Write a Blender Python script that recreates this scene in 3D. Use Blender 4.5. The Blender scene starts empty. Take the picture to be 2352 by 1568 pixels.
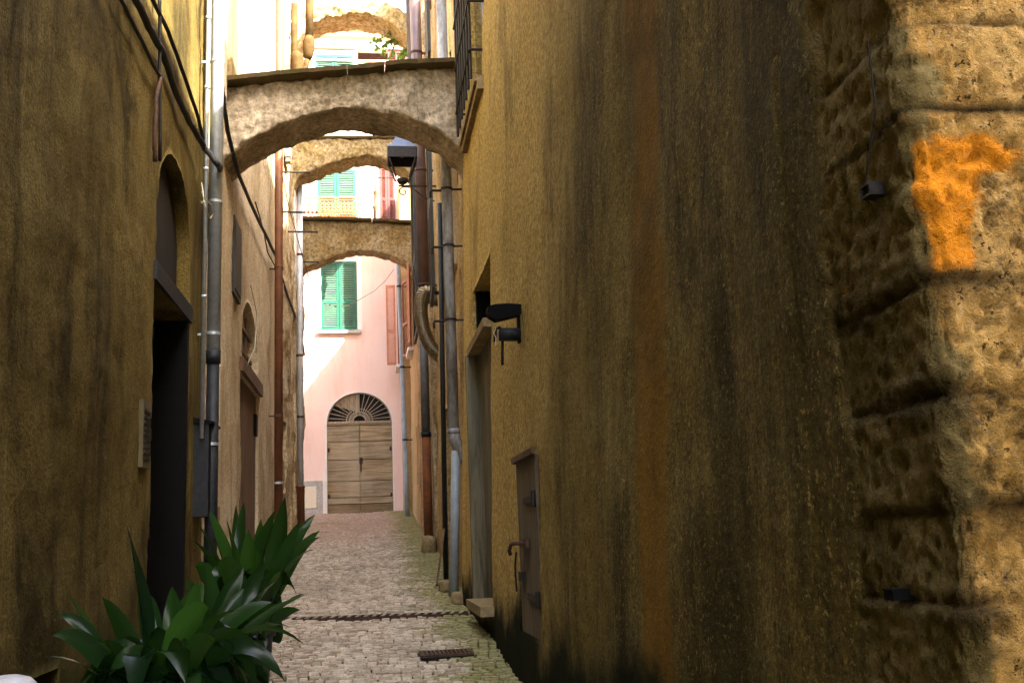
import bpy, math, random
from mathutils import Vector as V, noise, Matrix
random.seed(7)
rnd = random.random
def ru(a, b): return a + (b - a) * rnd()
C = bpy.context.scene.collection
SC = bpy.context.scene

# ---------------------------------------------------------------- camera
FPX, CX, CY = 2340.0, 1176.0, 784.0            # photo measured on a 2352 px wide copy
PSI, TH, RHO = 0.1459025, 0.1886261, -0.042
fw = V((math.sin(PSI)*math.cos(TH), math.cos(PSI)*math.cos(TH), math.sin(TH)))
r0 = V((math.cos(PSI), -math.sin(PSI), 0)); u0 = r0.cross(fw)
RT = math.cos(RHO)*r0 + math.sin(RHO)*u0; UP = -math.sin(RHO)*r0 + math.cos(RHO)*u0
cam = bpy.data.cameras.new("camera"); co = bpy.data.objects.new("camera", cam); C.objects.link(co)
m3 = Matrix((RT, UP, -fw)).transposed(); co.matrix_world = m3.to_4x4()
cam.sensor_width = 36; cam.lens = 36*FPX/2352; cam.clip_start = 0.05; cam.clip_end = 500
SC.camera = co
def ray(x, y): return fw + RT*((x-CX)/FPX) + UP*((CY-y)/FPX)
def aX(x, y, X): d = ray(x, y); return d*(X/d.x)          # a measured point, on the plane X
def aY(x, y, Y): d = ray(x, y); return d*(Y/d.y)          # on the plane Y

GP = [(-60,-2.2),(-20,-1.9),(0,-1.35),(7,-.95),(8.5,-.83),(10.2,-.74),(11.7,-.67),(15.7,-.33),(20,.06),(24,.47),(26.9,.77),(29,.8),(90,.9)]
def G(y):
    for (a, b), (c, d) in zip(GP, GP[1:]):
        if y <= c: return b + (d-b)*max(0, (y-a))/(c-a)
    return GP[-1][1]

# ---------------------------------------------------------------- object helpers
ANCH = {}
def tag(o, label=None, cat=None, group=None, kind=None):
    for k, v in (("label", label), ("category", cat), ("group", group), ("kind", kind)):
        if v: o[k] = v
    return o
def thing(name, loc, label, cat, group=None):
    o = bpy.data.objects.new(name, None); C.objects.link(o); o.location = V(loc); o.empty_display_size = .2
    ANCH[o.name] = V(loc)
    return tag(o, label, cat, group)
class MB:
    def __init__(s): s.v = []; s.f = []; s.mi = []; s.at = {}; s.flat = set()
    def add(s, vs, fs, mi=0):
        b = len(s.v); s.v += [V(p) for p in vs]; s.f += [tuple(i+b for i in f) for f in fs]; s.mi += [mi]*len(fs); return s
    def box(s, x0, x1, y0, y1, z0, z1, mi=0):
        return s.obox(V(((x0+x1)/2, (y0+y1)/2, (z0+z1)/2)), V((1,0,0)), V((0,1,0)), V((0,0,1)), x1-x0, y1-y0, z1-z0, mi)
    def obox(s, c, ux, uy, uz, sx, sy, sz, mi=0, tx=1.0):
        c = V(c); vs = []
        for k in (-.5, .5):
            t = tx if k > 0 else 1
            for i, j in ((-.5,-.5), (.5,-.5), (.5,.5), (-.5,.5)):
                vs.append(c + ux*(sx*i*t) + uy*(sy*j*t) + uz*(sz*k))
        return s.add(vs, [(3,2,1,0), (4,5,6,7), (0,1,5,4), (1,2,6,5), (2,3,7,6), (3,0,4,7)], mi)
    def beam(s, a, b, w, h=None, up=V((0,0,1)), mi=0):
        a = V(a); b = V(b); d = (b-a); L = d.length; d = d/L
        sx = d.cross(up)
        if sx.length < 1e-4: sx = d.cross(V((0,1,0)))
        sx.normalize(); sz = sx.cross(d)
        return s.obox((a+b)/2, sx, d, sz, w, L, h or w, mi)
    def tube(s, pts, r, n=10, mi=0, cap=True):
        pts = [V(p) for p in pts]; rs = r if isinstance(r, (list, tuple)) else [r]*len(pts)
        vs = []; fs = []; ref = None
        for i, p in enumerate(pts):
            d = (pts[min(i+1, len(pts)-1)] - pts[max(i-1, 0)]).normalized()
            if ref is None:
                ref = d.cross(V((0,0,1)))
                if ref.length < .05: ref = d.cross(V((0,1,0)))
            ref = (ref - d*ref.dot(d)).normalized(); q = d.cross(ref)
            for k in range(n):
                a = 2*math.pi*k/n; vs.append(p + (ref*math.cos(a) + q*math.sin(a))*rs[i])
        for i in range(len(pts)-1):
            for k in range(n):
                a = i*n+k; b = i*n+(k+1) % n; fs.append((a, b, b+n, a+n))
        if cap: fs += [tuple(range(n-1, -1, -1)), tuple((len(pts)-1)*n+k for k in range(n))]
        return s.add(vs, fs, mi)
    def lathe(s, c, prof, n=24, mi=0):
        c = V(c); vs = []; fs = []
        for r, z in prof:
            for k in range(n):
                a = 2*math.pi*k/n; vs.append(c + V((r*math.cos(a), r*math.sin(a), z)))
        for i in range(len(prof)-1):
            for k in range(n):
                a = i*n+k; b = i*n+(k+1) % n; fs.append((a, b, b+n, a+n))
        fs += [tuple(range(n-1, -1, -1)), tuple((len(prof)-1)*n+k for k in range(n))]
        return s.add(vs, fs, mi)
    def build(s, name, mat, parent=None, smooth=False):
        a = ANCH[parent.name] if parent else V((0,0,0))
        me = bpy.data.meshes.new(name)
        me.from_pydata([p - a for p in s.v], [], s.f)
        for m in (mat if isinstance(mat, (list, tuple)) else [mat]): me.materials.append(m)
        if any(s.mi): me.polygons.foreach_set("material_index", s.mi)
        if smooth: me.polygons.foreach_set("use_smooth", [i not in s.flat for i in range(len(s.f))])
        for k, vals in s.at.items():
            t = me.attributes.new(k, 'FLOAT', 'POINT'); t.data.foreach_set("value", vals)
        me.validate(); me.update()
        o = bpy.data.objects.new(name, me); C.objects.link(o)
        if parent: o.parent = parent
        ANCH[o.name] = a
        return o
def solo(mb, name, mat, label, cat, group=None, smooth=False, base=None):
    "a thing that is one mesh; its origin sits at its base"
    c = sum(mb.v, V((0,0,0)))/len(mb.v); zb = min(p.z for p in mb.v)
    a = V((c.x, c.y, zb)) if base is None else V(base)
    mb.v = [p - a for p in mb.v]
    o = mb.build(name, mat, None, smooth); o.location = a; ANCH[o.name] = a
    return tag(o, label, cat, group)

# ---------------------------------------------------------------- materials
def NT(name):
    m = bpy.data.materials.new(name); m.use_nodes = True; t = m.node_tree; t.nodes.clear()
    out = t.nodes.new('ShaderNodeOutputMaterial'); b = t.nodes.new('ShaderNodeBsdfPrincipled')
    t.links.new(b.outputs[0], out.inputs[0])
    return m, t, b
class Gx:
    def __init__(s, t):
        s.t = t; s.pos = t.nodes.new('ShaderNodeNewGeometry').outputs['Position']
    def n(s, typ, **kw):
        x = s.t.nodes.new(typ)
        for k, v in kw.items(): setattr(x, k, v)
        return x
    def link(s, a, b): s.t.links.new(a, b)
    def put(s, sock, v):
        if hasattr(v, 'is_output'): s.link(v, sock)
        elif isinstance(v, (tuple, list)): sock.default_value = tuple(v) + ((1,) if len(v) == 3 and len(sock.default_value) == 4 else ())
        else: sock.default_value = v
    def map(s, sc, off=(0,0,0), rot=(0,0,0)):
        x = s.n('ShaderNodeMapping'); s.link(s.pos, x.inputs[0]); x.inputs['Scale'].default_value = sc
        x.inputs['Location'].default_value = off; x.inputs['Rotation'].default_value = rot; return x.outputs[0]
    def noise(s, scale, detail=6, rough=.6, vec=None, dist=0):
        x = s.n('ShaderNodeTexNoise'); s.link(vec or s.pos, x.inputs['Vector'])
        x.inputs['Scale'].default_value = scale; x.inputs['Detail'].default_value = detail
        x.inputs['Roughness'].default_value = rough; x.inputs['Distortion'].default_value = dist; return x.outputs['Fac']
    def vor(s, scale, vec=None, feat='F1'):
        x = s.n('ShaderNodeTexVoronoi', feature=feat); s.link(vec or s.pos, x.inputs['Vector']); x.inputs['Scale'].default_value = scale
        return x
    def ramp(s, fac, lo, hi):
        x = s.n('ShaderNodeMapRange'); x.interpolation_type = 'SMOOTHSTEP'
        s.link(fac, x.inputs[0]); x.inputs[1].default_value = lo; x.inputs[2].default_value = hi; return x.outputs[0]
    def mix(s, f, a, b, mode='MIX'):
        x = s.n('ShaderNodeMix', data_type='RGBA', blend_type=mode)
        s.put(x.inputs[0], f); s.put(x.inputs[6], a); s.put(x.inputs[7], b); return x.outputs[2]
    def math(s, op, a, b=0.0):
        x = s.n('ShaderNodeMath', operation=op); s.put(x.inputs[0], a); s.put(x.inputs[1], b); return x.outputs[0]
    def attr(s, name): return s.n('ShaderNodeAttribute', attribute_name=name).outputs['Fac']
    def bump(s, h, strength, dist, prev=None):
        x = s.n('ShaderNodeBump'); x.inputs['Strength'].default_value = strength; x.inputs['Distance'].default_value = dist
        s.link(h, x.inputs['Height'])
        if prev: s.link(prev, x.inputs['Normal'])
        return x.outputs[0]
    def sep(s):
        x = s.n('ShaderNodeSeparateXYZ'); s.link(s.pos, x.inputs[0]); return x.outputs

def plaster(name, c1, c2, cs, streak=.7, big=.7, fine=34, bump=.5, grain=.35, moss=None, rough=.92, pits=0.0, extra=None, drips=0):
    m, t, b = NT(name); g = Gx(t)
    n1 = g.noise(big, 8, .65); n2 = g.noise(1.0, 7, .68, g.map((2.2, 2.2, .30)), .5)
    n3 = g.noise(1.0, 6, .75, g.map((5, 5, 1.3), (3,5,1)), .8); nf = g.noise(fine, 4, .7); nm = g.noise(7, 6, .65)
    col = g.mix(g.ramp(n1, .35, .65), c1, c2)
    col = g.mix(g.math('MULTIPLY', g.ramp(n2, .47, .68), streak), col, cs)
    col = g.mix(g.math('MULTIPLY', g.ramp(n3, .5, .72), streak*.6), col, cs)
    col = g.mix(g.math('MULTIPLY', g.ramp(nm, .55, .75), .35), col, c2)
    if pits:
        pv = g.noise(fine*1.6, 3, .8)
        col = g.mix(g.math('MULTIPLY', g.ramp(pv, .60, .70), pits), col, (cs[0]*.45, cs[1]*.45, cs[2]*.45))
    v = g.ramp(nf, .25, .75)
    k = g.math('ADD', g.math('MULTIPLY', v, grain*2), 1-grain)
    cm = g.n('ShaderNodeCombineColor')
    for i in range(3): g.link(k, cm.inputs[i])
    col = g.mix(1.0, col, cm.outputs[0], 'MULTIPLY')
    if drips:
        dp = g.noise(1.0, 4, .6, g.map((13, 13, .55), (1,8,3)), .3)
        col = g.mix(g.math('MULTIPLY', g.ramp(dp, .66, .76), drips), col, tuple(min(.8, x*1.9) for x in c2))
        vw = g.n('ShaderNodeVectorMath', operation='ADD'); wn = g.n('ShaderNodeTexNoise'); g.link(g.pos, wn.inputs[0]); wn.inputs['Scale'].default_value = 3.5; wn.inputs['Detail'].default_value = 5
        g.link(g.pos, vw.inputs[0]); g.link(wn.outputs['Color'], vw.inputs[1])
        ck = g.vor(.9, vw.outputs[0], 'DISTANCE_TO_EDGE').outputs['Distance']
        ck = g.math('MULTIPLY', g.math('SUBTRACT', 1.0, g.ramp(ck, .0, .006)), g.ramp(n1, .5, .6))
        col = g.mix(g.math('MULTIPLY', ck, .7), col, (.02,.014,.006))
        dk = g.noise(.8, 8, .72, g.map((1, 1, .42), (11,2,5)), .7)
        col = g.mix(g.math('MULTIPLY', g.ramp(dk, .50, .66), .78), col, tuple(x*.42 for x in cs))
    eh = None
    if extra:
        col = extra(g, col)
        if isinstance(col, tuple): col, eh = col
    if moss:
        z = g.sep()[2]
        gz = g.math('SUBTRACT', g.math('ADD', g.math('MULTIPLY', n1, 1.6), -.36), g.math('MULTIPLY', g.math('ADD', z, .75), 1.1))
        col = g.mix(g.ramp(gz, -.05, .40), col, moss)
    g.link(col, b.inputs['Base Color']); b.inputs['Roughness'].default_value = rough; b.inputs['Specular IOR Level'].default_value = .06
    nn = g.bump(nm, bump*.6, .04); nn = g.bump(nf, bump, .012, nn)
    if eh: nn = g.bump(eh, .9, .02, nn)
    g.link(nn, b.inputs['Normal'])
    return m
def simple(name, c, rough=.6, metal=0.0, var=.25, scale=9, c2=None, stretch=(1,1,1), bump=.15, spec=.4, fine=60):
    m, t, b = NT(name); g = Gx(t)
    n = g.noise(scale, 6, .65, g.map(stretch)); n2 = g.noise(fine, 3, .6, g.map(stretch))
    c2 = c2 or tuple(x*(1-var*1.6) for x in c)
    col = g.mix(g.ramp(n, .35, .68), c, c2)
    col = g.mix(g.math('MULTIPLY', g.ramp(n2, .5, .75), .4), col, tuple(x*.6 for x in c2))
    g.link(col, b.inputs['Base Color']); b.inputs['Roughness'].default_value = rough; b.inputs['Metallic'].default_value = metal
    b.inputs['Specular IOR Level'].default_value = spec
    if bump: g.link(g.bump(n2, bump, .01), b.inputs['Normal'])
    return m
def wood(name, c, cdark, axis='z', rough=.85, lit=None):
    m, t, b = NT(name); g = Gx(t)
    st = {'z': (14, 14, .8), 'x': (.8, 14, 14), 'y': (14, .8, 14)}[axis]
    n = g.noise(1.6, 8, .7, g.map(st), .6); nb = g.noise(1.5, 5, .6); nf = g.noise(5, 5, .75, g.map(st))
    col = g.mix(g.ramp(n, .35, .66), c, cdark)
    col = g.mix(g.math('MULTIPLY', g.ramp(nb, .45, .7), .5), col, lit or tuple(x*.6 for x in c))
    col = g.mix(g.math('MULTIPLY', g.ramp(nf, .56, .68), .6), col, tuple(x*.35 for x in cdark))
    g.link(col, b.inputs['Base Color']); b.inputs['Roughness'].default_value = rough; b.inputs['Specular IOR Level'].default_value = .25
    g.link(g.bump(n, .5, .01), b.inputs['Normal'])
    return m

M = {}
M['brown'] = plaster('brown_plaster', (.118,.083,.021), (.195,.145,.045), (.046,.035,.012), .85, .8, 60, .8, .45, pits=.4, drips=.3, moss=(.045,.042,.010))
M['beige'] = plaster('beige_plaster', (.44,.35,.215), (.55,.455,.315), (.25,.18,.09), .75, .8, 30, .7, .35, pits=.45)
M['rubble'] = plaster('rubble_render', (.36,.26,.13), (.50,.42,.29), (.16,.11,.05), .7, 1.6, 16, 1.0, .5, pits=.7)
M['white_render'] = plaster('white_render', (.70,.64,.54), (.76,.72,.64), (.52,.43,.30), .45, 1.0, 30, .4, .15, pits=.2)
M['r2'] = plaster('ochre_render', (.36,.24,.09), (.46,.35,.17), (.17,.11,.05), .8, 1.1, 22, .8, .45, pits=.5)
M['cream'] = plaster('cream_render', (.62,.52,.36), (.66,.58,.44), (.45,.33,.17), .5, .8, 30, .3, .2)
M['pink'] = plaster('pink_render', (.80,.58,.50), (.84,.65,.58), (.68,.46,.37), .45, .5, 40, .12, .05)
M['salmon'] = plaster('salmon_render', (.50,.33,.17), (.42,.28,.12), (.26,.17,.06), .6, .8, 28, .3, .2)
M['trim'] = plaster('white_trim', (.78,.74,.70), (.76,.72,.66), (.66,.60,.52), .3, 1.2, 40, .1, .06)
M['cornice'] = plaster('cornice_render', (.74,.66,.52), (.74,.64,.48), (.66,.52,.34), .3, 1.2, 40, .1, .06)
M['greystone'] = plaster('grey_stone', (.40,.38,.35), (.48,.46,.42), (.30,.28,.25), .4, 2.5, 26, .5, .3)

def arch_extra(top=(.26,.16,.05)):
    def f(g, col):
        ni = g.noise(4.5, 8, .7)
        return g.mix(g.math('MULTIPLY', g.ramp(ni, .52, .68), .55), col, top)
    return f
M['arch'] = plaster('arch_rubble', (.31,.255,.17), (.46,.39,.285), (.13,.10,.055), .45, 2.2, 19, 1.1, .5, pits=.85)
M['arch_warm'] = plaster('arch_rubble_warm', (.32,.235,.10), (.42,.34,.20), (.16,.10,.03), .5, 2.0, 16, 1.2, .5, pits=.7, extra=arch_extra())
M['slate'] = simple('coping_slate', (.10,.066,.03), .9, 0, .4, 6, c2=(.06,.055,.018), bump=.5, fine=30, spec=.2)

# nearest right wall: stained plaster, bare stone quoins at its corner, a rest of orange paint
def r1_extra(g, col):
    st = g.attr('stone'); og = g.attr('orange'); jt = g.attr('joint')
    sp = g.noise(26, 6, .75); sb = g.noise(3.4, 6, .65); sv = g.noise(75, 3, .7)
    hb = g.noise(1.7, 7, .7, None, .5); pt_ = g.noise(44, 3, .75); pv = g.noise(120, 3, .7)
    s = g.mix(g.ramp(sb, .38, .62), (.68,.42,.135), (.46,.255,.06))
    s = g.mix(g.math('MULTIPLY', g.ramp(sv, .54, .68), .65), s, (.68,.50,.27))
    s = g.mix(g.math('MULTIPLY', g.ramp(sp, .53, .64), .7), s, (.15,.092,.03))
    low = g.math('SUBTRACT', 1.0, g.ramp(g.math('ADD', g.sep()[2], g.math('MULTIPLY', g.math('SUBTRACT', hb, .5), .9)), .20, .52))
    s = g.mix(g.math('MULTIPLY', low, .45), s, g.mix(g.ramp(sp, .4, .6), (.27,.155,.032), (.11,.07,.02)))
    s = g.mix(g.math('MULTIPLY', g.math('MULTIPLY', g.ramp(hb, .50, .62), g.ramp(sp, .42, .60)), .6), s, (.06,.040,.012))
    pm = g.ramp(pt_, .62, .68)
    s = g.mix(g.math('MULTIPLY', pm, .85), s, (.035,.022,.008))
    s = g.mix(g.attr('lane_shade'), s, g.mix(g.ramp(sb, .4, .6), (.15,.108,.035), (.26,.195,.075)))  # lane side of the quoins darkened in the colour for its shade
    s = g.mix(g.math('MULTIPLY', g.attr('grime'), .85), s, (.030,.020,.008))
    s = g.mix(g.math('MULTIPLY', jt, .9), s, (.035,.022,.009))
    o = g.mix(g.ramp(sp, .4, .7), (.84,.30,.014), (.70,.25,.02)); o = g.mix(g.math('MULTIPLY', g.ramp(sv, .56, .70), .35), o, (.62,.40,.16))
    s = g.mix(g.ramp(g.math('ADD', og, g.math('MULTIPLY', g.math('SUBTRACT', g.noise(13, 7, .75), .5), 1.6)), .18, .52), s, o)
    x, y, z = g.sep()
    # one ochre run-off stripe down the plaster
    fl = g.noise(52, 2, .8); fd = g.noise(38, 3, .8, g.map((1,1,.6), (4,4,4)))
    col = g.mix(g.math('MULTIPLY', g.ramp(fd, .54, .66), .55), col, (.030,.022,.007))
    # rough render towards the doorway; the brighter light there is put into its colour
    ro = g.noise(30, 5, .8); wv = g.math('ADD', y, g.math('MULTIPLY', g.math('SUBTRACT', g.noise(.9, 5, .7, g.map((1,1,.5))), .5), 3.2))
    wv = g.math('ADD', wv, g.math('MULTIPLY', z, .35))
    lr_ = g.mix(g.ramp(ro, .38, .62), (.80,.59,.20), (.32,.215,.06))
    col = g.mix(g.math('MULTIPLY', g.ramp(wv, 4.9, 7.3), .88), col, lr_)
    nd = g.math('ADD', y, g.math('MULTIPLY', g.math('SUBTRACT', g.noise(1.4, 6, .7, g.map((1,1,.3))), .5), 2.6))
    col = g.mix(g.math('MULTIPLY', g.math('SUBTRACT', 1.0, g.ramp(nd, 2.1, 2.8)), .5), col, (.022,.018,.006))  # near end darkened in the colour, standing in for its shade
    col = g.mix(g.math('MULTIPLY', g.ramp(fl, .57, .68), .5), col, (.50,.37,.125))
    w = g.math('ADD', y, g.math('MULTIPLY', g.math('SUBTRACT', g.noise(1.3, 4, .6), .5), .5))
    stripe = g.math('MULTIPLY', g.ramp(w, 3.42, 3.52), g.math('SUBTRACT', 1.0, g.ramp(w, 3.78, 3.88)))
    col = g.mix(g.math('MULTIPLY', stripe, .62), col, (.26,.125,.012))
    pl = g.mix(g.math('MULTIPLY', g.ramp(g.noise(1.1, 7, .75, g.map((1,1,.35), (7,3,2)), .6), .50, .66), .5), col, (.050,.040,.013))
    eh = g.math('MULTIPLY', st, g.math('ADD', g.math('MULTIPLY', g.noise(16, 7, .75), 1.0), g.math('MULTIPLY', pm, -.8)))
    rg = g.math('MULTIPLY', g.math('MULTIPLY', g.math('ADD', g.math('MULTIPLY', g.ramp(wv, 4.6, 7.0), .7), .5), g.math('SUBTRACT', 1.0, st)), g.math('MULTIPLY', ro, 1.0))
    return g.mix(st, pl, s), g.math('ADD', eh, rg)
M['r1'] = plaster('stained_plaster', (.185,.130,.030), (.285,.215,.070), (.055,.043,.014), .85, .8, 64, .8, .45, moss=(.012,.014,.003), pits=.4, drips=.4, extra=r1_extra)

M['galv'] = simple('galvanised_steel', (.46,.50,.52), .45, .6, .15, 14, bump=.05, c2=(.36,.40,.42))
M['castiron'] = simple('dark_cast_iron', (.016,.019,.023), .6, .1, .3, 20, spec=.3)
M['castgrey'] = simple('grey_drainpipe', (.10,.10,.09), .6, .1, .3, 5)
M['rust'] = simple('rusty_brown_pipe', (.115,.048,.024), .6, .2, .3, 3, c2=(.20,.075,.026), bump=.2)
M['orange_rust'] = simple('orange_rust', (.21,.065,.012), .8, .1, .3, 5, c2=(.10,.035,.010), bump=.2)
M['flue'] = simple('brown_enamel', (.15,.095,.08), .45, .2, .2, 4, bump=.05)
M['flexi'] = simple('corrugated_duct', (.22,.18,.11), .32, .75, .2, 6, bump=.1)
M['peel'] = simple('peeling_grey_paint', (.36,.39,.41), .7, .1, .3, 9, c2=(.15,.13,.105), stretch=(1,1,.35), bump=.35, fine=30)
M['pale_pipe'] = simple('pale_grey_pipe', (.55,.57,.58), .5, .1, .15, 5, bump=.05)
M['blue_pipe'] = simple('blue_grey_pipe', (.30,.35,.38), .5, .1, .15, 5, bump=.05)
M['grate_metal'] = simple('worn_grate_steel', (.30,.26,.20), .7, .1, .2, 15)
M['iron'] = simple('wrought_iron', (.03,.026,.022), .65, .4, .3, 25, bump=.2)
M['ironbrown'] = simple('rusty_iron', (.10,.05,.028), .75, .3, .4, 18, bump=.3)
M['black'] = simple('black_paint', (.0035,.0035,.0035), .8, 0, .3, 10, bump=.05, spec=.12)
M['cable'] = simple('black_cable', (.02,.018,.016), .6, 0, .3, 30, bump=0)
M['cream_wire'] = simple('cream_wire', (.55,.48,.32), .6, 0, .2, 30, bump=0)
M['grey_plastic'] = simple('grey_plastic', (.11,.085,.035), .7, 0, .2, 12, bump=.1)
M['white_plastic'] = simple('white_plastic', (.50,.50,.52), .35, 0, .06, 6, bump=.03)
M['litgreen'] = simple('lit_green_slats', (.11,.24,.16), .55, 0, .12, 8, bump=.05)  # slats paler than the frame: the light they catch is put into the paint
M['green'] = simple('green_shutter_paint', (.010,.125,.078), .5, 0, .15, 8, bump=.05)
M['dkgreen'] = simple('dark_green_shutter', (.030,.034,.028), .6, 0, .3, 8, bump=.1)
M['maroon'] = simple('maroon_shutter', (.14,.03,.025), .55, 0, .25, 8, bump=.1)
M['redshut'] = simple('salmon_shutter', (.60,.24,.13), .55, 0, .15, 8, bump=.08)
M['redwood'] = simple('red_brown_wood', (.26,.075,.03), .6, 0, .25, 8, bump=.1)
M['void'] = simple('dark_room', (.01,.009,.008), .9, 0, .2, 3, bump=0)
M['glass'] = simple('dark_glass', (.02,.025,.028), .08, 0, .2, 3, bump=0, spec=.6)
M['lampglass'] = simple('frosted_lamp_glass', (.55,.52,.42), .35, 0, .1, 6, bump=0)
M['bulb'] = simple('amber_bulb', (.75,.38,.06), .3, 0, .1, 6, bump=0)
M['lampcap'] = simple('blue_grey_lamp_cap', (.10,.12,.17), .38, .3, .15, 10, bump=.05)
M['door_grey'] = wood('weathered_grey_green_wood', (.19,.165,.10), (.07,.06,.036), 'z', lit=(.15,.15,.11))
M['hatch'] = wood('weathered_brown_wood', (.175,.14,.085), (.075,.058,.036), 'z')
M['plank'] = wood('brown_plank_door', (.175,.105,.058), (.08,.046,.026), 'z')
M['gate'] = wood('sun_bleached_gate', (.40,.31,.185), (.17,.12,.06), 'x', lit=(.44,.37,.26))
M['gate2'] = wood('sun_bleached_gate_grey', (.36,.29,.19), (.15,.11,.06), 'x', lit=(.44,.36,.24))
M['gate3'] = wood('damp_gate_foot', (.26,.18,.10), (.12,.08,.04), 'x', lit=(.30,.22,.13))
M['board'] = wood('bleached_board', (.42,.35,.25), (.25,.20,.13), 'z')
M['darkboard'] = wood('dark_grey_board', (.022,.018,.013), (.012,.010,.008), 'z')
M['sill'] = plaster('sill_stone', (.22,.165,.08), (.28,.21,.11), (.11,.08,.04), .4, 3, 24, .5, .3)
M['terracotta'] = simple('terracotta_lattice', (.42,.12,.03), .7, 0, .2, 10, bump=.1)
M['roof'] = simple('roof_tiles', (.32,.15,.08), .85, 0, .3, 4, bump=.3)
M['hopper'] = simple('ochre_pipe_paint', (.085,.052,.017), .8, 0, .3, 6, bump=.15, spec=.1)
M['pot'] = simple('dark_pot', (.022,.02,.018), .55, 0, .3, 8, bump=.1)
M['soil'] = simple('potting_soil', (.03,.022,.015), .95, 0, .3, 20, bump=.6)
M['bark'] = simple('vine_stem', (.16,.12,.06), .9, 0, .3, 30, bump=.3)

def leafmat(name, c, c2, cy, rough=.32, trans=.25):
    m, t, b = NT(name); g = Gx(t)
    a = g.attr('tone'); s = g.attr('across')
    col = g.mix(a, c, c2); w = g.n('ShaderNodeTexWave'); g.link(g.n('ShaderNodeCombineXYZ').outputs[0], w.inputs[0])
    cx = w.inputs[0].links[0].from_node; g.link(s, cx.inputs[0]); w.inputs['Scale'].default_value = 2.2
    col = g.mix(g.math('MULTIPLY', w.outputs['Fac'], .25), col, cy)
    g.link(col, b.inputs['Base Color']); b.inputs['Roughness'].default_value = rough; b.inputs['Specular IOR Level'].default_value = .26
    g.link(g.bump(g.noise(35, 4, .6), .12, .004), b.inputs['Normal'])
    tr = g.n('ShaderNodeBsdfTranslucent'); g.link(g.mix(.5, col, (.10,.22,.02)), tr.inputs[0])
    mx = g.n('ShaderNodeMixShader'); mx.inputs[0].default_value = trans
    out = [n for n in t.nodes if n.type == 'OUTPUT_MATERIAL'][0]
    g.link(b.outputs[0], mx.inputs[1]); g.link(tr.outputs[0], mx.inputs[2]); g.link(mx.outputs[0], out.inputs[0])
    return m
M['leaf'] = leafmat('aspidistra_leaf', (.004,.015,.006), (.030,.090,.010), (.010,.034,.010), .26, .22)
M['vine'] = leafmat('vine_leaf', (.10,.20,.03), (.20,.30,.06), (.16,.26,.05), .5, .4)

def sett_mat():
    m, t, b = NT('porphyry_setts'); g = Gx(t)
    r = g.attr('rnd'); n = g.noise(1.2, 6, .6); nf = g.noise(60, 4, .7); nx = g.noise(2.4, 6, .7)
    x, y, z = g.sep()
    col = g.mix(r, (.36,.29,.205), (.58,.49,.37))
    col = g.mix(g.ramp(g.math('FRACT', g.math('MULTIPLY', r, 7.3)), .6, .9), col, (.31,.23,.15))
    far = g.ramp(y, 17, 23)
    col = g.mix(g.math('MULTIPLY', far, .6), col, (.38,.235,.165))
    mo = g.math('ADD', g.math('MULTIPLY', g.ramp(x, .1, 1.05), .68), g.math('MULTIPLY', g.math('SUBTRACT', nx, .5), 1.6))
    col = g.mix(g.math('MULTIPLY', g.ramp(mo, .12, .55), .85), col, (.19,.18,.04))
    col = g.mix(g.math('MULTIPLY', g.ramp(n, .5, .7), .45), col, (.15,.12,.075))
    k = g.math('ADD', g.math('MULTIPLY', g.ramp(nf, .3, .7), .5), .75)
    cm = g.n('ShaderNodeCombineColor')
    for i in range(3): g.link(k, cm.inputs[i])
    col = g.mix(1.0, col, cm.outputs[0], 'MULTIPLY')
    g.link(col, b.inputs['Base Color']); b.inputs['Roughness'].default_value = .62; b.inputs['Specular IOR Level'].default_value = .4
    g.link(g.bump(nf, .5, .006), b.inputs['Normal'])
    return m
M['sett'] = sett_mat()
M['bed'] = plaster('joint_sand', (.05,.045,.022), (.045,.05,.016), (.03,.028,.015), .3, 2, 40, .5, .4)
M['earth'] = plaster('worn_paving', (.22,.18,.14), (.26,.21,.17), (.14,.11,.08), .3, .8, 20, .4, .3)

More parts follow.
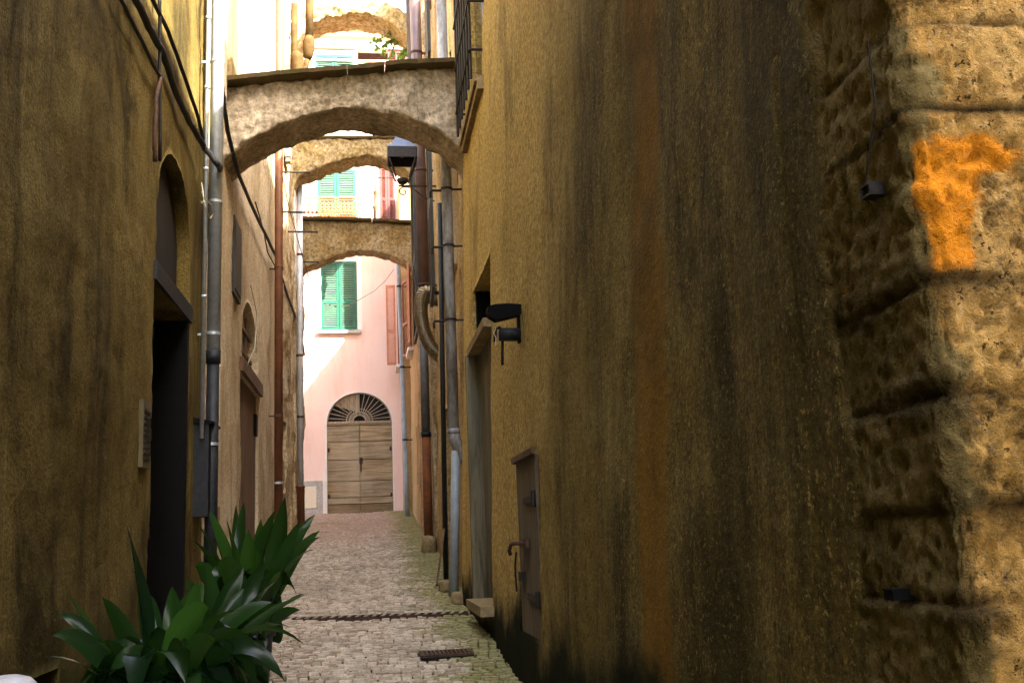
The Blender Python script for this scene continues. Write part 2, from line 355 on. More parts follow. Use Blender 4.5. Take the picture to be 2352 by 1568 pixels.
# ---------------------------------------------------------------- surfaces with openings
def frange(a, b, st):
    n = max(1, round((b-a)/st)); return [a + (b-a)*i/n for i in range(n)]
def coords(segs, cuts):
    out = []
    for a, b, st in segs: out += frange(a, b, st)
    out.append(segs[-1][1])
    mn = min(s[2] for s in segs)*.45
    for c in cuts:
        if out[0] < c < out[-1]:
            i = min(range(len(out)), key=lambda k: abs(out[k]-c))
            if i in (0, len(out)-1) or abs(out[i]-c) > 1e-9:
                if 0 < i < len(out)-1 and abs(out[i]-c) < 10: 
                    if out[i-1] < c < out[i+1] and out[i] not in cuts: out[i] = c
                    else: out.append(c); out.sort()
                else: out.append(c); out.sort()
    return out
def fbm(p, o=4): return noise.fractal(p, .9, 2.1, o)
def surf(us, zs, pos, disp, holes, back, attrs=None):
    """a wall sheet with relief, openings (u0,u1,z0,z1,depth,rise) whose reveals run inwards, closed behind by back()"""
    mb = MB(); nu, nz = len(us), len(zs)
    base = []
    rem = set()
    for i in range(nu-1):
        for j in range(nz-1):
            uc = (us[i]+us[i+1])/2; zc = (zs[j]+zs[j+1])/2
            for h, (a, b, c, d, dep, rise) in enumerate(holes):
                if a < uc < b and c < zc < d:
                    if rise and zc > d-rise:
                        e = ((uc-(a+b)/2)/((b-a)/2))**2 + ((zc-(d-rise))/rise)**2
                        if e > 1: continue
                    rem.add((i, j)); base.append(h); break
    U = {}
    for i in range(nu):
        for j in range(nz): U[i, j] = [us[i], zs[j]]
    # smooth the stepped rim of arched openings onto the arch line
    for (a, b, c, d, dep, rise) in holes:
        if not rise: continue
        for i in range(1, nu-1):
            for j in range(1, nz-1):
                u, z = us[i], zs[j]
                if a-.1 < u < b+.1 and z > d-rise+1e-6 and z < d+.15:
                    near = [((i-p, j-q) in rem) for p in (0, 1) for q in (0, 1)]
                    if any(near) and not all(near):
                        du = (u-(a+b)/2)/((b-a)/2); dz = (z-(d-rise))/rise; e = math.hypot(du, dz)
                        if e > .01: U[i, j] = [(a+b)/2 + du/e*(b-a)/2, d-rise + dz/e*rise]
    for i in range(nu):
        for j in range(nz):
            u, z = U[i, j]; p, n = pos(u, z); mb.v.append(p + n*disp(u, z))
    at = {k: [] for k in (attrs or {})}
    for k, f in (attrs or {}).items():
        for i in range(nu):
            for j in range(nz): at[k].append(f(*U[i, j]))
    ix = lambda i, j: i*nz+j
    for i in range(nu-1):
        for j in range(nz-1):
            if (i, j) not in rem: mb.f.append((ix(i, j), ix(i+1, j), ix(i+1, j+1), ix(i, j+1))); mb.mi.append(0)
    cache = {}
    def inner(i, j):
        if (i, j) not in cache:
            u, z = U[i, j]; p, n = pos(u, z); dep = .2
            for (a, b, c, d, dp, rise) in holes:
                if a-.02 <= u <= b+.02 and c-.02 <= z <= d+.02: dep = dp
            cache[i, j] = len(mb.v); mb.v.append(p - n*dep)
            for k in at: at[k].append(0.0)
        return cache[i, j]
    for (i, j) in rem:
        for (di, dj, e) in ((-1, 0, ((i, j), (i, j+1))), (1, 0, ((i+1, j), (i+1, j+1))), (0, -1, ((i, j), (i+1, j))), (0, 1, ((i, j+1), (i+1, j+1)))):
            q = (i+di, j+dj)
            if q in rem or not (0 <= q[0] < nu-1 and 0 <= q[1] < nz-1): continue
            a, b = e; mb.flat.add(len(mb.f)); mb.f.append((ix(*a), ix(*b), inner(*b), inner(*a))); mb.mi.append(0)
    rim = [(i, 0) for i in range(nu)] + [(nu-1, j) for j in range(1, nz)] + [(i, nz-1) for i in range(nu-2, -1, -1)] + [(0, j) for j in range(nz-2, 0, -1)]
    b0 = len(mb.v)
    for (i, j) in rim:
        mb.v.append(V(back(*U[i, j])))
        for k in at: at[k].append(0.0)
    n = len(rim)
    for k in range(n):
        a, b = rim[k], rim[(k+1) % n]; mb.flat.add(len(mb.f)); mb.f.append((ix(*a), b0+k, b0+(k+1) % n, ix(*b))); mb.mi.append(0)
    mb.flat.add(len(mb.f)); mb.f.append(tuple(b0+k for k in range(n))); mb.mi.append(0)
    mb.at = at
    return mb
def cuts(holes, k): return sorted({h[k] for h in holes} | {h[k+1] for h in holes})
def lane_wall(name, mat, parent, X, sgn, ysegs, zsegs, holes, D, amp=.012, sc=1.4, amp2=.004, sc2=11, batter=0.0, seed=0):
    us = coords(ysegs, cuts(holes, 0)); zs = coords(zsegs, cuts(holes, 2))
    n = V((sgn, 0, 0))
    def pos(u, z): return V((X + batter*max(0, z+.7), u, z)), n
    def disp(u, z): return amp*fbm(V((seed, u*sc, z*sc))) + amp2*fbm(V((seed+9, u*sc2, z*sc2)), 3)
    return surf(us, zs, pos, disp, holes, lambda u, z: (X - sgn*D, u, z)).build(name, mat, parent, True)

def louvre(mb, o, ux, n, w, h, rails=(0.0, .42, 1.0), st=.055, pitch=.052, th=.035, mi=0, ang=.75, slat=None):
    "a louvred leaf: lower hinge corner o, width along ux, face normal n"
    o = V(o); uz = V((0,0,1))
    for s in (st/2, w-st/2): mb.obox(o + ux*s + uz*(h/2), ux, n, uz, st, th, h, mi)
    zz = []
    for r in rails:
        zc = min(max(r*h, st*.6), h-st*.6); zz.append(zc); mb.obox(o + ux*(w/2) + uz*zc, ux, n, uz, w-2*st, th*.96, st*1.2, mi)
    sd = (n*math.cos(ang) - uz*math.sin(ang)); sn = (n*math.sin(ang) + uz*math.cos(ang))
    for a, b in zip(zz, zz[1:]):
        k = max(1, int((b-a-st*1.2)/pitch))
        for i in range(k):
            z = a+st*.6 + (b-a-st*1.2)*(i+.5)/k
            mb.obox(o + ux*(w/2) + uz*z, ux, sd, sn, w-2*st, th*1.25, .008, mi if slat is None else slat)
    return mb

# ================================================================ SETTING: ground and lane
gm = MB(); ys = [p[0] for p in GP]
for y in ys:
    for x in (-70, 70): gm.v.append(V((x, y, G(y)-.06)))
for i in range(len(ys)-1): gm.f.append((2*i, 2*i+1, 2*i+3, 2*i+2)); gm.mi.append(0)
tag(gm.build('ground', M['earth']), kind='structure')

def lanez(x, y): return G(y) + .012*fbm(V((x*.9, y*.9, 2))) - .03*math.exp(-((x+.25)/.5)**2)
lm = MB(); lr = []
Y = -3.0
while Y < 27.0:
    for k in range(25): x = -1.62+2.87*k/24; lm.v.append(V((x, Y, lanez(x, Y)-.024))); lr.append(.5)
    Y += .25
for i in range(len(lm.v)//25-1):
    for k in range(24): lm.f.append((25*i+k, 25*i+k+1, 25*i+k+26, 25*i+k+25)); lm.mi.append(1)
CHAN_Y = 10.62
def CH(x): return CHAN_Y - .24*x
Y = 4.4; row = 0
while Y < 26.95:
    d = ru(.068, .084)*(1.0 if Y < 18 else 1.15)
    sk = .10*math.sin(Y*.9) 
    x = -1.62 + ru(-.05, 0)
    while x < 1.24:
        w = ru(.062, .102)
        cy = Y + d/2 + .035*math.cos((x+.25)*2.2) + sk*(x+.25)*.3
        if abs(cy-CH(x+w/2)) > .12 and not (.36 < x+w/2 < .80 and 7.93 < cy < 8.31):
            hx, hy = w/2-.005, d/2-.0065; cx = x + w/2; hz = lanez(cx, cy) + ru(-.008, .009)
            ta, tb = ru(-.05, .05), ru(-.06, .06); r = rnd(); tw = ru(-.05, .05); ct, s_ = math.cos(tw), math.sin(tw)
            P = []
            def pt(px, py, z):
                px += ru(-.003, .003); py += ru(-.003, .003)
                return V((cx+px*ct-py*s_, cy+px*s_+py*ct, z + px*ta + py*tb))
            for a, b in ((-1,-1), (1,-1), (1,1), (-1,1)): P.append(pt(a*hx, b*hy, hz-.03))
            for a, b in ((-1,-1), (1,-1), (1,1), (-1,1)): P.append(pt(a*hx*.86, b*hy*.84, hz))
            P.append(pt(0, 0, hz+.004))
            lm.add(P, [(0,1,5,4), (1,2,6,5), (2,3,7,6), (3,0,4,7), (4,5,8), (5,6,8), (6,7,8), (7,4,8)], 0); lr += [r]*9
        x += w
    Y += d
lm.at['rnd'] = lr
tag(lm.build('cobbled_lane', [M['sett'], M['bed']], None, False), kind='structure')

# linear drain across the lane
dr = thing('drain_channel', (-.2, CHAN_Y, G(CHAN_Y)), 'long narrow steel channel drain with slots running across the cobbled lane', 'drain')
zt = G(CHAN_Y)+.008; cu = V((1, -.24, 0)).normalized(); cw = V((.24, 1, 0)).normalized()
def cpt(x, off, z): return V((x, CH(x), z)) + cw*off
mb = MB()
for s in (-.085, .085): mb.beam(cpt(-1.48, s, G(CH(0)+s)-.018), cpt(.96, s, G(CH(0)+s)-.018), .014, .044)
mb.build('frame', M['ironbrown'], dr)
mb = MB(); x = -1.45
while x < .94:
    mb.beam(cpt(x, -.078, G(CH(0)-.078)+.004), cpt(x+.004, .078, G(CH(0)+.078)+.004), .030, .010); x += .084
mb.build('slotted_grate', M['grate_metal'], dr)
mb = MB(); mb.beam(cpt(-1.48, 0, zt-.060), cpt(.96, 0, zt-.060), .22, .008); mb.build('channel_bed', M['void'], dr)
# small square gully grate
zc = lanez(.57, 8.12)+.010
gy = thing('gully_grate', (.57, 8.12, zc), 'small dark rectangular iron gully grate set among mossy setts at right', 'drain')
MB().box(.38, .78, 7.95, 8.29, zc-.03, zc-.014).build('pit', M['void'], gy)
mb = MB()
for k in range(12): mb.box(.40+k*.0315, .414+k*.0315, 7.966, 8.274, zc-.012, zc+.002)
for a in (7.95, 8.274): mb.box(.38, .78, a, a+.016, zc-.012, zc+.003)
for a in (.38, .764): mb.box(a, a+.016, 7.95, 8.29, zc-.012, zc+.0035)
mb.build('bars', M['ironbrown'], gy)

# ================================================================ LEFT SIDE
XL = -1.5
# --- first house: brown plaster, black doorway, arched recess above it
h1 = thing('plastered_house', (XL, 5, G(5)), 'brown plastered house with a tall black doorway at the left edge, behind the plants', 'house')
nz0 = aX(60, 1520, XL); nz1 = aX(150, 1520, XL)
holes = [(7.45, 8.88, -1.2, 1.92, .34, 0), (7.45, 8.88, 2.06, 3.12, .42, .72), (4.93, 5.42, -.95, -.535, .25, 0)]
lane_wall('wall', M['brown'], h1, XL, 1, [(-8, 4, .8), (4, 7.4, .05), (7.4, 9.78, .035)], [(-2.4, -1.2, .3), (-1.2, 4, .045), (4, 6.4, .07), (6.4, 10, .6)], holes, 5, .02, 1.1, .006, 9, seed=1)
mb = MB()
for k in range(5): mb.box(XL-.35, XL-.29, 7.43+k*.295, 7.43+k*.295+.285, -1.2, 1.93)
d_ = mb.build('door', M['black'], h1)
for z in (-.75, .1, .9, 1.75): MB().box(XL-.29, XL-.262, 7.50, 8.79, z, z+.10).build('ledge_rail', M['darkboard'], d_)
mb = MB(); mb.tube([V((XL-.26, 7.66, .02)), V((XL-.21, 7.66, .02)), V((XL-.21, 7.66, .16)), V((XL-.26, 7.66, .16))], .012, 8); mb.build('handle', M['iron'], d_)
mb = MB(); mb.box(XL-.36, XL+.004, 8.80, 8.885, -1.2, 1.93); mb.box(XL-.36, XL-.02, 7.445, 7.49, -1.2, 1.93); mb.build('door_frame', M['black'], h1)
MB().box(XL-.43, XL+.02, 7.40, 8.95, 1.925, 2.065).build('lintel', M['castiron'], h1)
MB().box(XL-.20, XL-.11, 7.40, 8.95, 2.07, 3.2).build('fanlight_board', M['darkboard'], h1)
mb = MB(); mb.box(XL-.08, XL-.055, 7.5, 7.53, 2.06, 3.0); mb.build('iron_bar', M['iron'], h1)
MB().box(XL-.28, XL-.24, 4.9, 5.45, -1, -.5).build('vent_panel', M['void'], h1)
# roof
MB().box(-6.6, -1.62, -8.2, 9.7, 10.003, 10.2).build('roof', M['roof'], h1)

# white lid at the lower left
p = aX(18, 1546, -1.36)
bz = p.z-.085
bn = thing('plastic_bin', (-1.36, p.y, G(p.y)), 'white plastic bin with a rounded lid, cut off by the lower left corner', 'bin')
Hb = bz-G(p.y)
mb = MB(); mb.lathe((-1.36, p.y, G(p.y)), [(.08, 0), (.09, .02), (.105, Hb-.01), (.10, Hb)], 28); mb.build('bin_body', M['white_plastic'], bn, True)
mb = MB(); mb.lathe((-1.36, p.y, bz-.004), [(.112, 0), (.116, .02), (.105, .045), (.08, .07), (.04, .082), (.005, .085)], 28); mb.build('lid', M['white_plastic'], bn, True)

# --- boxes on its wall
a = aX(320, 928, XL); b = aX(340, 1068, XL)
vb = thing('intercom_panel', (XL, 7.15, .55), 'slim pale grilled panel on the brown wall just left of the black doorway', 'panel')
MB().box(XL, XL+.035, 7.02, 7.26, .55, 1.0).build('casing', M['grey_plastic'], vb)
mb = MB()
for k in range(9): mb.box(XL+.034, XL+.042, 7.05, 7.23, .60+k*.04, .618+k*.04)
mb.build('grille', M['castiron'], vb)
mt = thing('meter_box', (XL, 9.45, .3), 'dark metal meter box with a sloping lid between black doorway and steel downpipe', 'meter box')
MB().box(XL, XL+.13, 9.22, 9.62, .28, 1.08).build('box_body', M['castiron'], mt)
mb = MB(); mb.add([(XL, 9.19, 1.08), (XL+.17, 9.19, 1.08), (XL+.17, 9.66, 1.08), (XL, 9.66, 1.08), (XL, 9.19, 1.14), (XL+.17, 9.19, 1.10), (XL+.17, 9.66, 1.10), (XL, 9.66, 1.14)],
    [(3,2,1,0), (4,5,6,7), (0,1,5,4), (1,2,6,5), (2,3,7,6), (3,0,4,7)]); mb.build('lid', M['black'], mt)
MB().box(XL+.13, XL+.14, 9.25, 9.59, .33, 1.04).build('cover_plate', M['black'], mt)

# --- galvanised downpipe and its conduit
def vpipe(px0, py0, px1, py1, X, n=2, ext=0):
    A = aX(px0, py0, X); B = aX(px1, py1, X)
    A = A + (A-B)*ext
    return [A + (B-A)*i/n for i in range(n+1)]
gp = thing('downpipe', (XL+.12, 9.75, G(9.75)), 'shiny galvanised steel downpipe with a dark cast iron foot, beside the meter box', 'downpipe')
X_ = XL+.14; T = aX(492, 0, X_); B = aX(484, 840, X_); yy = 9.35
T = V((X_, yy, 8.0)); B = V((X_, yy, 1.66)); F_ = V((X_, yy, G(yy)-.02))
MB().tube([T, B], .062, 20).build('upper_pipe', M['galv'], gp, True)
MB().tube([B+V((0,0,.02)), F_], .056, 20).build('cast_iron_pipe', M['castiron'], gp, True)
MB().tube([B+V((0,0,.10)), B-V((0,0,.02))], .066, 20).build('joint_collar', M['castiron'], gp, True)
mb = MB()
for z in (5.42,): mb.box(XL, X_+.07, yy-.068, yy-.062, z, z+.045); mb.tube([V((X_, yy, z)), V((X_, yy, z+.045))], .067, 20)
mb.build('strap', M['ironbrown'], gp)
for z in (4.55, 3.15, 1.9, .9):
    mb = MB(); mb.tube([V((X_, yy, z)), V((X_, yy, z+.025))], .067, 20); mb.box(XL, X_, yy-.01, yy+.01, z, z+.02); mb.build('bracket', M['galv'], gp)
cd = MB(); cd.tube([V((X_-.06, 9.16, 8)), V((X_-.06, 9.16, .95))], .019, 12)
for z in (4.9, 4.2, 3.4, 2.2): cd.tube([V((X_-.06, 9.16, z)), V((X_-.06, 9.16, z+.03))], .026, 12)
solo(cd, 'conduit', M['galv'], 'thin bright metal conduit running beside the thick galvanised downpipe', 'conduit', smooth=True)

# --- cables
def cable(pts, r, label, mat='cable', sag=0, n=6, name='cable', wob=.006, group=None):
    P = [V(p) for p in pts]; out = []
    for a, b in zip(P, P[1:]):
        for i in range(n):
            t = i/n; q = a + (b-a)*t; q.z -= sag*4*t*(1-t)
            out.append(q + V((ru(0, wob), 0, ru(-wob, wob))))
    out.append(P[-1])
    mb = MB(); mb.tube(out, r, 8); return solo(mb, name, M[mat], label, 'cable', group, True)
k = XL+.05
w = lambda x, y, X=k: aX(x, y, X)
cable([w(268,-20), w(318,80), w(358,163), w(372,180)], .014, 'thin black cable, leftmost of those slanting down the upper left wall')
cable([w(298,-30), w(340,60), w(372,120), w(410,230), w(440,290), w(470,340, XL+.1), w(497,375, XL+.22), w(505,385, XL+.22), w(503,398, XL+.12)], .027, 'thick black twisted cable bundle slanting down to loop round the steel downpipe')
cable([w(340,-20), w(385,70), w(425,180), w(455,270), w(470,335)], .017, 'straight grey-black cable slanting down right of the thick bundle', n=4, wob=.003)
cable([w(366,-40), w(366,160), w(367,370)], .013, 'vertical black cable hanging down to the arched recess over the black doorway', n=4)
cable([w(368,170), w(358,230), w(354,330), w(356,372)], .016, 'short brown cable tail hanging beside the vertical cable', mat='ironbrown', n=4)
k2 = XL+.06
cable([w(503,160,k2), w(522,300,k2), w(545,395,k2), w(590,500,k2), w(632,585,k2), w(652,655,k2), w(690,760,k2), w(699,815,k2)], .024, 'black cable sagging along the beige wall from the nearest arch towards the pale downpipe', n=5)
cable([w(586,465,k2), w(605,530,k2), w(615,580,k2), w(638,625,k2)], .010, 'thin brown wire branching below the sagging black cable', mat='ironbrown', n=5)
cable([aX(463,420,-1.36), aX(468,455,-1.3), aX(484,470,-1.26), aX(490,490,-1.26), aX(482,503,-1.28), aX(472,478,-1.3), aX(464,440,-1.34)], .005, 'loose loop of cream wire hanging in front of the galvanised downpipe', mat='cream_wire', n=5, wob=.002)

# --- second house: beige plaster
h2 = thing('beige_house', (-1.53, 13, G(13)), 'beige plastered house with plank door under an arched opening, behind the steel downpipe', 'house')
X2 = -1.53
holes = [(10.25, 10.98, .62, 2.5, .18, 0), (12.85, 14.75, 2.32, 3.22, .3, .62), (12.75, 15.0, -.9, 2.13, .08, 0), (10.05, 10.45, -.75, .30, .12, 0)]
lane_wall('wall', M['beige'], h2, X2, 1, [(9.785, 17.85, .055)], [(-1.5, 6.9, .055)], holes, 5, .03, .9, .009, 8, seed=2)
MB().box(X2-5, X2-.03, 9.9, 12.9, 6.903, 9.0).build('upper_block', M['white_render'], h2)
lane_wall('upper_wall', M['beige'], h2, X2, 1, [(9.785, 12.9, .15)], [(6.903, 9.0, .2)], [], .02, .01, 1, .004, 8, seed=3)
MB().box(X2-5, X2-.06, 12.95, 17.8, 6.905, 7.0).build('roof', M['roof'], h2)
# raised pilaster strips on the upper wall
for i, (xa, xb) in enumerate(((507, 520), (528, 541), (549, 556))):
    A = aX(xa, 60, X2+.03).y; B = aX(xb, 60, X2+.03).y
    mb = MB(); mb.box(X2-.05, X2+.045+.01*i, A, B, 4.9, 6.9); mb.build('pilaster', [M['cream'], M['sill'], M['beige']][i], h2)
MB().box(X2-.24, X2-.17, 10.2, 11.05, .55, 2.55).build('blind_panel', M['cream'], h2)
mb = MB(); mb.box(X2-.3, X2+.10, 10.1, 10.42, .26, .40); mb.box(X2-.3, X2+.05, 10.12, 10.40, .08, .26); mb.build('stone_corbel', M['sill'], h2)
mb = MB(); y = 12.72
while y < 15.0:
    mb.box(X2-.12, X2-.055+ru(0, .008), y, min(y+.27, 15.03), -.95, 2.14); y += .283
dd = mb.build('plank_door', M['plank'], h2)
MB().box(X2-.055, X2-.01, 14.72, 14.93, 1.55, 1.85).build('lock', M['black'], dd)
mb = MB(); mb.box(X2-.09, X2+.05, 12.68, 15.06, 2.135, 2.31); mb.build('door_lintel', M['plank'], h2)
mb = MB(); mb.box(X2-.32, X2-.28, 12.8, 14.8, 2.25, 3.3); tp = mb.build('transom_pane', M['void'], h2)
mb = MB()
for z in (2.55, 2.86): mb.box(X2-.12, X2-.075, 12.86, 14.74, z, z+.05)
for y in (13.4, 14.1): mb.box(X2-.11, X2-.085, y, y+.03, 2.32, 3.1)
mb.build('transom_bars', M['plank'], h2)
mb = MB(); mb.box(X2-.02, X2+.03, 11.85, 12.5, 2.92, 3.86); mb.box(X2+.03, X2+.042, 11.9, 12.45, 2.98, 3.8); mb.build('closed_shutter', M['dkgreen'], h2)
mb = MB(); mb.tube([w(576,655,X2+.03), w(590,720,X2+.05), w(585,800,X2+.06), w(562,850,X2+.04)], .008, 6)
solo(mb, 'wire', M['cream_wire'], 'pale thin wire arcing across the arched opening above the plank door', 'cable', smooth=True)

# --- third house: tall rubble part and a lower part with white render
h3 = thing('rubble_house', (-1.47, 20, G(20)), 'tall narrow house with rough flaking render behind the rust brown downpipe', 'house')
X3 = -1.47
holes = [(18.55, 19.35, .95, 2.25, .25, 0), (19.9, 20.6, -.2, 1.0, .2, 0), (18.6, 19.4, 5.9, 7.2, .2, 0)]
lane_wall('wall', M['rubble'], h3, X3, 1, [(17.86, 21.2, .055)], [(-1.2, 13, .06)], holes, 4.5, .07, 1.3, .02, 7, seed=4)
mb = MB(); mb.box(X3-4.5, X3-.07, 17.80, 17.855, 6.905, 13.0); mb.build('gable_wall', M['white_render'], h3)
MB().box(X3-.32, X3-.26, 18.4, 20.8, -.3, 7.4).build('dark_panes', M['void'], h3)
MB().box(X3-4.6, X3+.12, 17.75, 21.3, 13.003, 13.15).build('roof', M['roof'], h3)
h4 = thing('low_house', (-1.45, 22.7, G(22.7)), 'lower flaking house with white upper render beside the pale downpipe at the lane end', 'house')
lane_wall('wall', M['rubble'], h4, -1.45, 1, [(21.21, 24.2, .06)], [(-.5, 5.55, .07)], [(22.2, 22.9, 1.5, 2.6, .2, 0)], 4.5, .06, 1.2, .02, 7, seed=5)
lane_wall('upper_wall', M['white_render'], h4, -1.43, 1, [(21.21, 24.2, .1)], [(5.555, 8.7, .1)], [], 4.5, .02, 1.2, .008, 7, seed=6)
MB().box(-1.72, -1.66, 22.1, 23, 1.4, 2.7).build('window_pane', M['void'], h4)
MB().box(-5.9, -1.40, 21.25, 24.3, 8.703, 8.8).build('roof', M['roof'], h4)

# --- rust brown downpipe
rp = thing('downpipe', (-1.38, 17.3, G(17.3)), 'rust brown downpipe on the left wall between the beige house and rubble house', 'downpipe')
yy = 16.3; X_ = XL+.13
P0 = aX(641, 0, -1.37); P1 = aX(640, 1130, -1.37); yy = (P0.y+P1.y)/2
MB().tube([V((-1.37, yy, 11.5)), V((-1.37, yy, G(yy)))], .066, 16).build('pipe', M['rust'], rp, True)
for z in (9.2, 6.9, 4.4, 2.0):
    mb = MB(); mb.tube([V((-1.37, yy, z)), V((-1.37, yy, z+.05))], .073, 16); mb.box(-1.52, -1.37, yy-.012, yy+.012, z+.01, z+.03); mb.build('bracket', M['ironbrown'], rp)
mb = MB(); mb.tube([V((-1.37, yy, .95)), V((-1.37, yy, .985))], .074, 16); mb.build('clamp', M['galv'], rp)

# --- pale downpipe at the end of the left wall
P1 = aX(690, 1130, -1.36); yy = P1.y
pp = thing('downpipe', (-1.36, yy, G(yy)), 'pale grey downpipe with brown iron foot beside the left edge of the pink wall', 'downpipe')
MB().tube([V((-1.36, yy, 8.6)), V((-1.36, yy, 1.15))], .062, 14).build('pipe', M['pale_pipe'], pp, True)
MB().tube([V((-1.36, yy, 1.2)), V((-1.36, yy, 1.17)), V((-1.36, yy, 1.16)), V((-1.36, yy, G(yy)-.02))], [.10, .10, .085, .085], 14).build('iron_foot', M['rust'], pp, True)
for z in (6.1, 3.9, 2.6):
    mb = MB(); mb.tube([V((-1.36, yy, z)), V((-1.36, yy, z+.05))], .069, 14); mb.box(-1.47, -1.36, yy-.01, yy+.01, z+.01, z+.04); mb.build('bracket', M['ironbrown'], pp)

# --- iron line-rods, thin line
for (x0, x1, y, lab) in ((648, 712, 395, 'topmost black iron rod sticking out of the left wall under the second arch'), (650, 729, 487, 'iron rod sticking out of the left wall level with the lattice balcony'),
                    (664, 729, 532, 'iron rod sticking out of the left wall in front of the lowest arch masonry'), (688, 732, 601, 'lowest black iron rod sticking out of the left wall below the lowest arch')):
    A = aX(x0, y, -1.45); Yr = A.y if A.y < 22.5 else 22.5
    A = aY(x0, y, Yr); B = aY(x1, y+1, Yr)
    mb = MB(); mb.tube([V((-1.62, Yr, A.z)), V((B.x, Yr, B.z))], .018, 8); mb.tube([V((B.x-.015, Yr, B.z)), V((B.x+.005, Yr, B.z))], .028, 8)
    solo(mb, 'iron_rod', M['iron'], lab, 'rod', 'iron rods sticking out of the left wall')
cable([aY(637,345,17.2), aY(662,470,18.4), aY(692,580,20.5), aY(712,647,22.2), aY(705,650,22.4), aY(697,652,22.5)], .008, 'thin dark line slanting from the rust brown pipe down past the rods', n=4, wob=.002)
# --- small white fixture under the second arch, rain hopper at the top
fx = thing('floodlight', aY(661, 367, 18.6), 'small white box floodlight high on the left wall right of the rust brown pipe', 'lamp')
A = aY(656, 343, 18.6); B = aY(669, 363, 18.6)
MB().box(A.x, B.x, 18.5, 18.7, B.z, A.z).build('housing', M['white_plastic'], fx)
A2 = aY(657, 366, 18.6); B2 = aY(667, 374, 18.6)
MB().box(A2.x, B2.x, 18.52, 18.68, B2.z, A2.z).build('lens', M['sill'], fx)
MB().box(-1.6, A.x+.02, 18.57, 18.63, B.z+.04, B.z+.09).build('mount', M['ironbrown'], fx)
Yh = 20.3
hp = thing('rain_hopper', aY(692, 160, Yh), 'ochre drainpipe with funnel hopper and bent foot at the top of the left wall', 'drainpipe')
MB().tube([aY(712, -40, Yh), aY(710, 95, Yh)], .085, 14).build('pipe', M['hopper'], hp, True)
mb = MB(); mb.tube([aY(710,85,Yh), aY(710,97,Yh), aY(709,112,Yh), aY(708,130,Yh), aY(706,138,Yh)], [.09, .125, .125, .10, .06], 14); mb.build('funnel', M['hopper'], hp, True)
mb = MB(); mb.tube([aY(706,132,Yh), aY(704,150,Yh), aY(690,176,Yh), aY(683,186,Yh)], .06, 12); mb.build('elbow', M['hopper'], hp, True)
mb = MB(); mb.tube([aY(679,120,Yh-.4), aY(681,128,Yh-.4), aY(683,150,Yh-.4), aY(681,170,Yh-.4), aY(678,182,Yh-.4)], [.07, .13, .14, .12, .07], 16); mb.build('boss', M['hopper'], hp, True)
mb = MB(); mb.tube([aY(676,10,Yh), aY(676,190,Yh)], .07, 10); mb.build('side_pipe', M['hopper'], hp, True)

# ================================================================ RIGHT SIDE
# --- nearest house: plaster wall along the lane, turning the corner towards the camera
h5 = thing('corner_house', (1.0, 6, G(6)), 'big stained house on the right with bare stone corner blocks and an orange paint patch', 'house')
CYc = 1.66; RC = .05     # corner at Y=CYc with rounded arris; u = -Y along the lane, then runs on in X
U0 = -CYc
def r1pos(u, z):
    bat = .034*max(0, z+.7) if u < U0-1 else .034*max(0, z+.7)*max(0, (U0-u))
    if u < U0-RC: return V((1.0+bat, -u, z)), V((-1, 0, 0))
    if u > U0+RC: return V((1.0+(u-U0), CYc, z)), V((0, -1, 0))
    a = (u-(U0-RC))/(2*RC)*math.pi/2
    c = V((1.0+RC, CYc+RC, z)); n = V((-math.cos(a), -math.sin(a), 0)); return c + n*RC, n
# courses of the corner: joint heights read off the photograph
JZ = [aY(2200, y, CYc).z for y in (45, 248, 640, 905, 1165, 1395)]
JZ = sorted(JZ + [JZ[0]+.22, JZ[0]+.46, JZ[0]+.72, JZ[0]+1.0, JZ[-1]-.26, JZ[-1]-.5, JZ[-1]-.75, JZ[-1]-1.05])
def edge(z): return U0 - .40 - .05*fbm(V((z*3, 4, 1)), 4) - .02*fbm(V((z*14, 8, 1)), 3)      # where plaster gives way to stone, on the lane face
def sstone(u, z): return max(0, min(1, (u-edge(z))/.02))
def jdist(u, z):
    zz = z + .013*fbm(V((u*3.0, z*1.5, 5)), 3)
    i = min(range(len(JZ)), key=lambda k: abs(JZ[k]-zz)); d = abs(JZ[i]-zz)
    lo = max([q for q in JZ if q <= zz] or [JZ[0]-.3]); kk = JZ.index(lo) if lo in JZ else 0
    vj = []
    for q in (.34+.11*((kk*37) % 5-2)/2, .78+.1*((kk*53) % 5-2)/2, 1.3, 1.8, 2.4):
        vj.append(abs((u-U0) + .012*fbm(V((3, z*7, kk)), 2) - q))
    dv = min(vj)
    return min(d, dv if (kk % 2 == 0 or dv > 9) else dv)
def r1joint(u, z):
    return max(0, 1-jdist(u, z)/.013)*sstone(u, z)*max(0, min(1, .65+.9*fbm(V((u*4, z*4, 2)), 3)))
def stone_rel(u, z):
    s = sstone(u, z)
    if s <= 0: return 0
    d = jdist(u, z)
    lo = max([q for q in JZ if q <= z] or [JZ[0]-.3]); k = JZ.index(lo) if lo in JZ else 0
    lift = .006*math.sin(k*2.7)
    b = (-.007 if z > .47 else -.013)*max(0, 1-d/.012)*max(.25, min(1, .55+.9*fbm(V((u*3, z*3, 31)), 3)))
    pit = fbm(V((u*34, z*34, 7)), 4)
    return s*(b + lift - .012 + .007*fbm(V((u*5, z*6, 3)), 4) + .008*pit + .03*math.exp(-((u-U0)/.09)**2)*fbm(V((2, z*7, 13)), 4) - .022*max(0, -pit-.45))
def r1disp(u, z):
    if u > U0+1.2: return 0
    far = 1 if u < U0-.6 else .4
    return .03*far*fbm(V((u*.55, z*.45, 11)), 3) + .008*fbm(V((u*3, z*2, 12)), 4) + .0018*fbm(V((u*26, z*18, 5)), 3) + stone_rel(u, z)
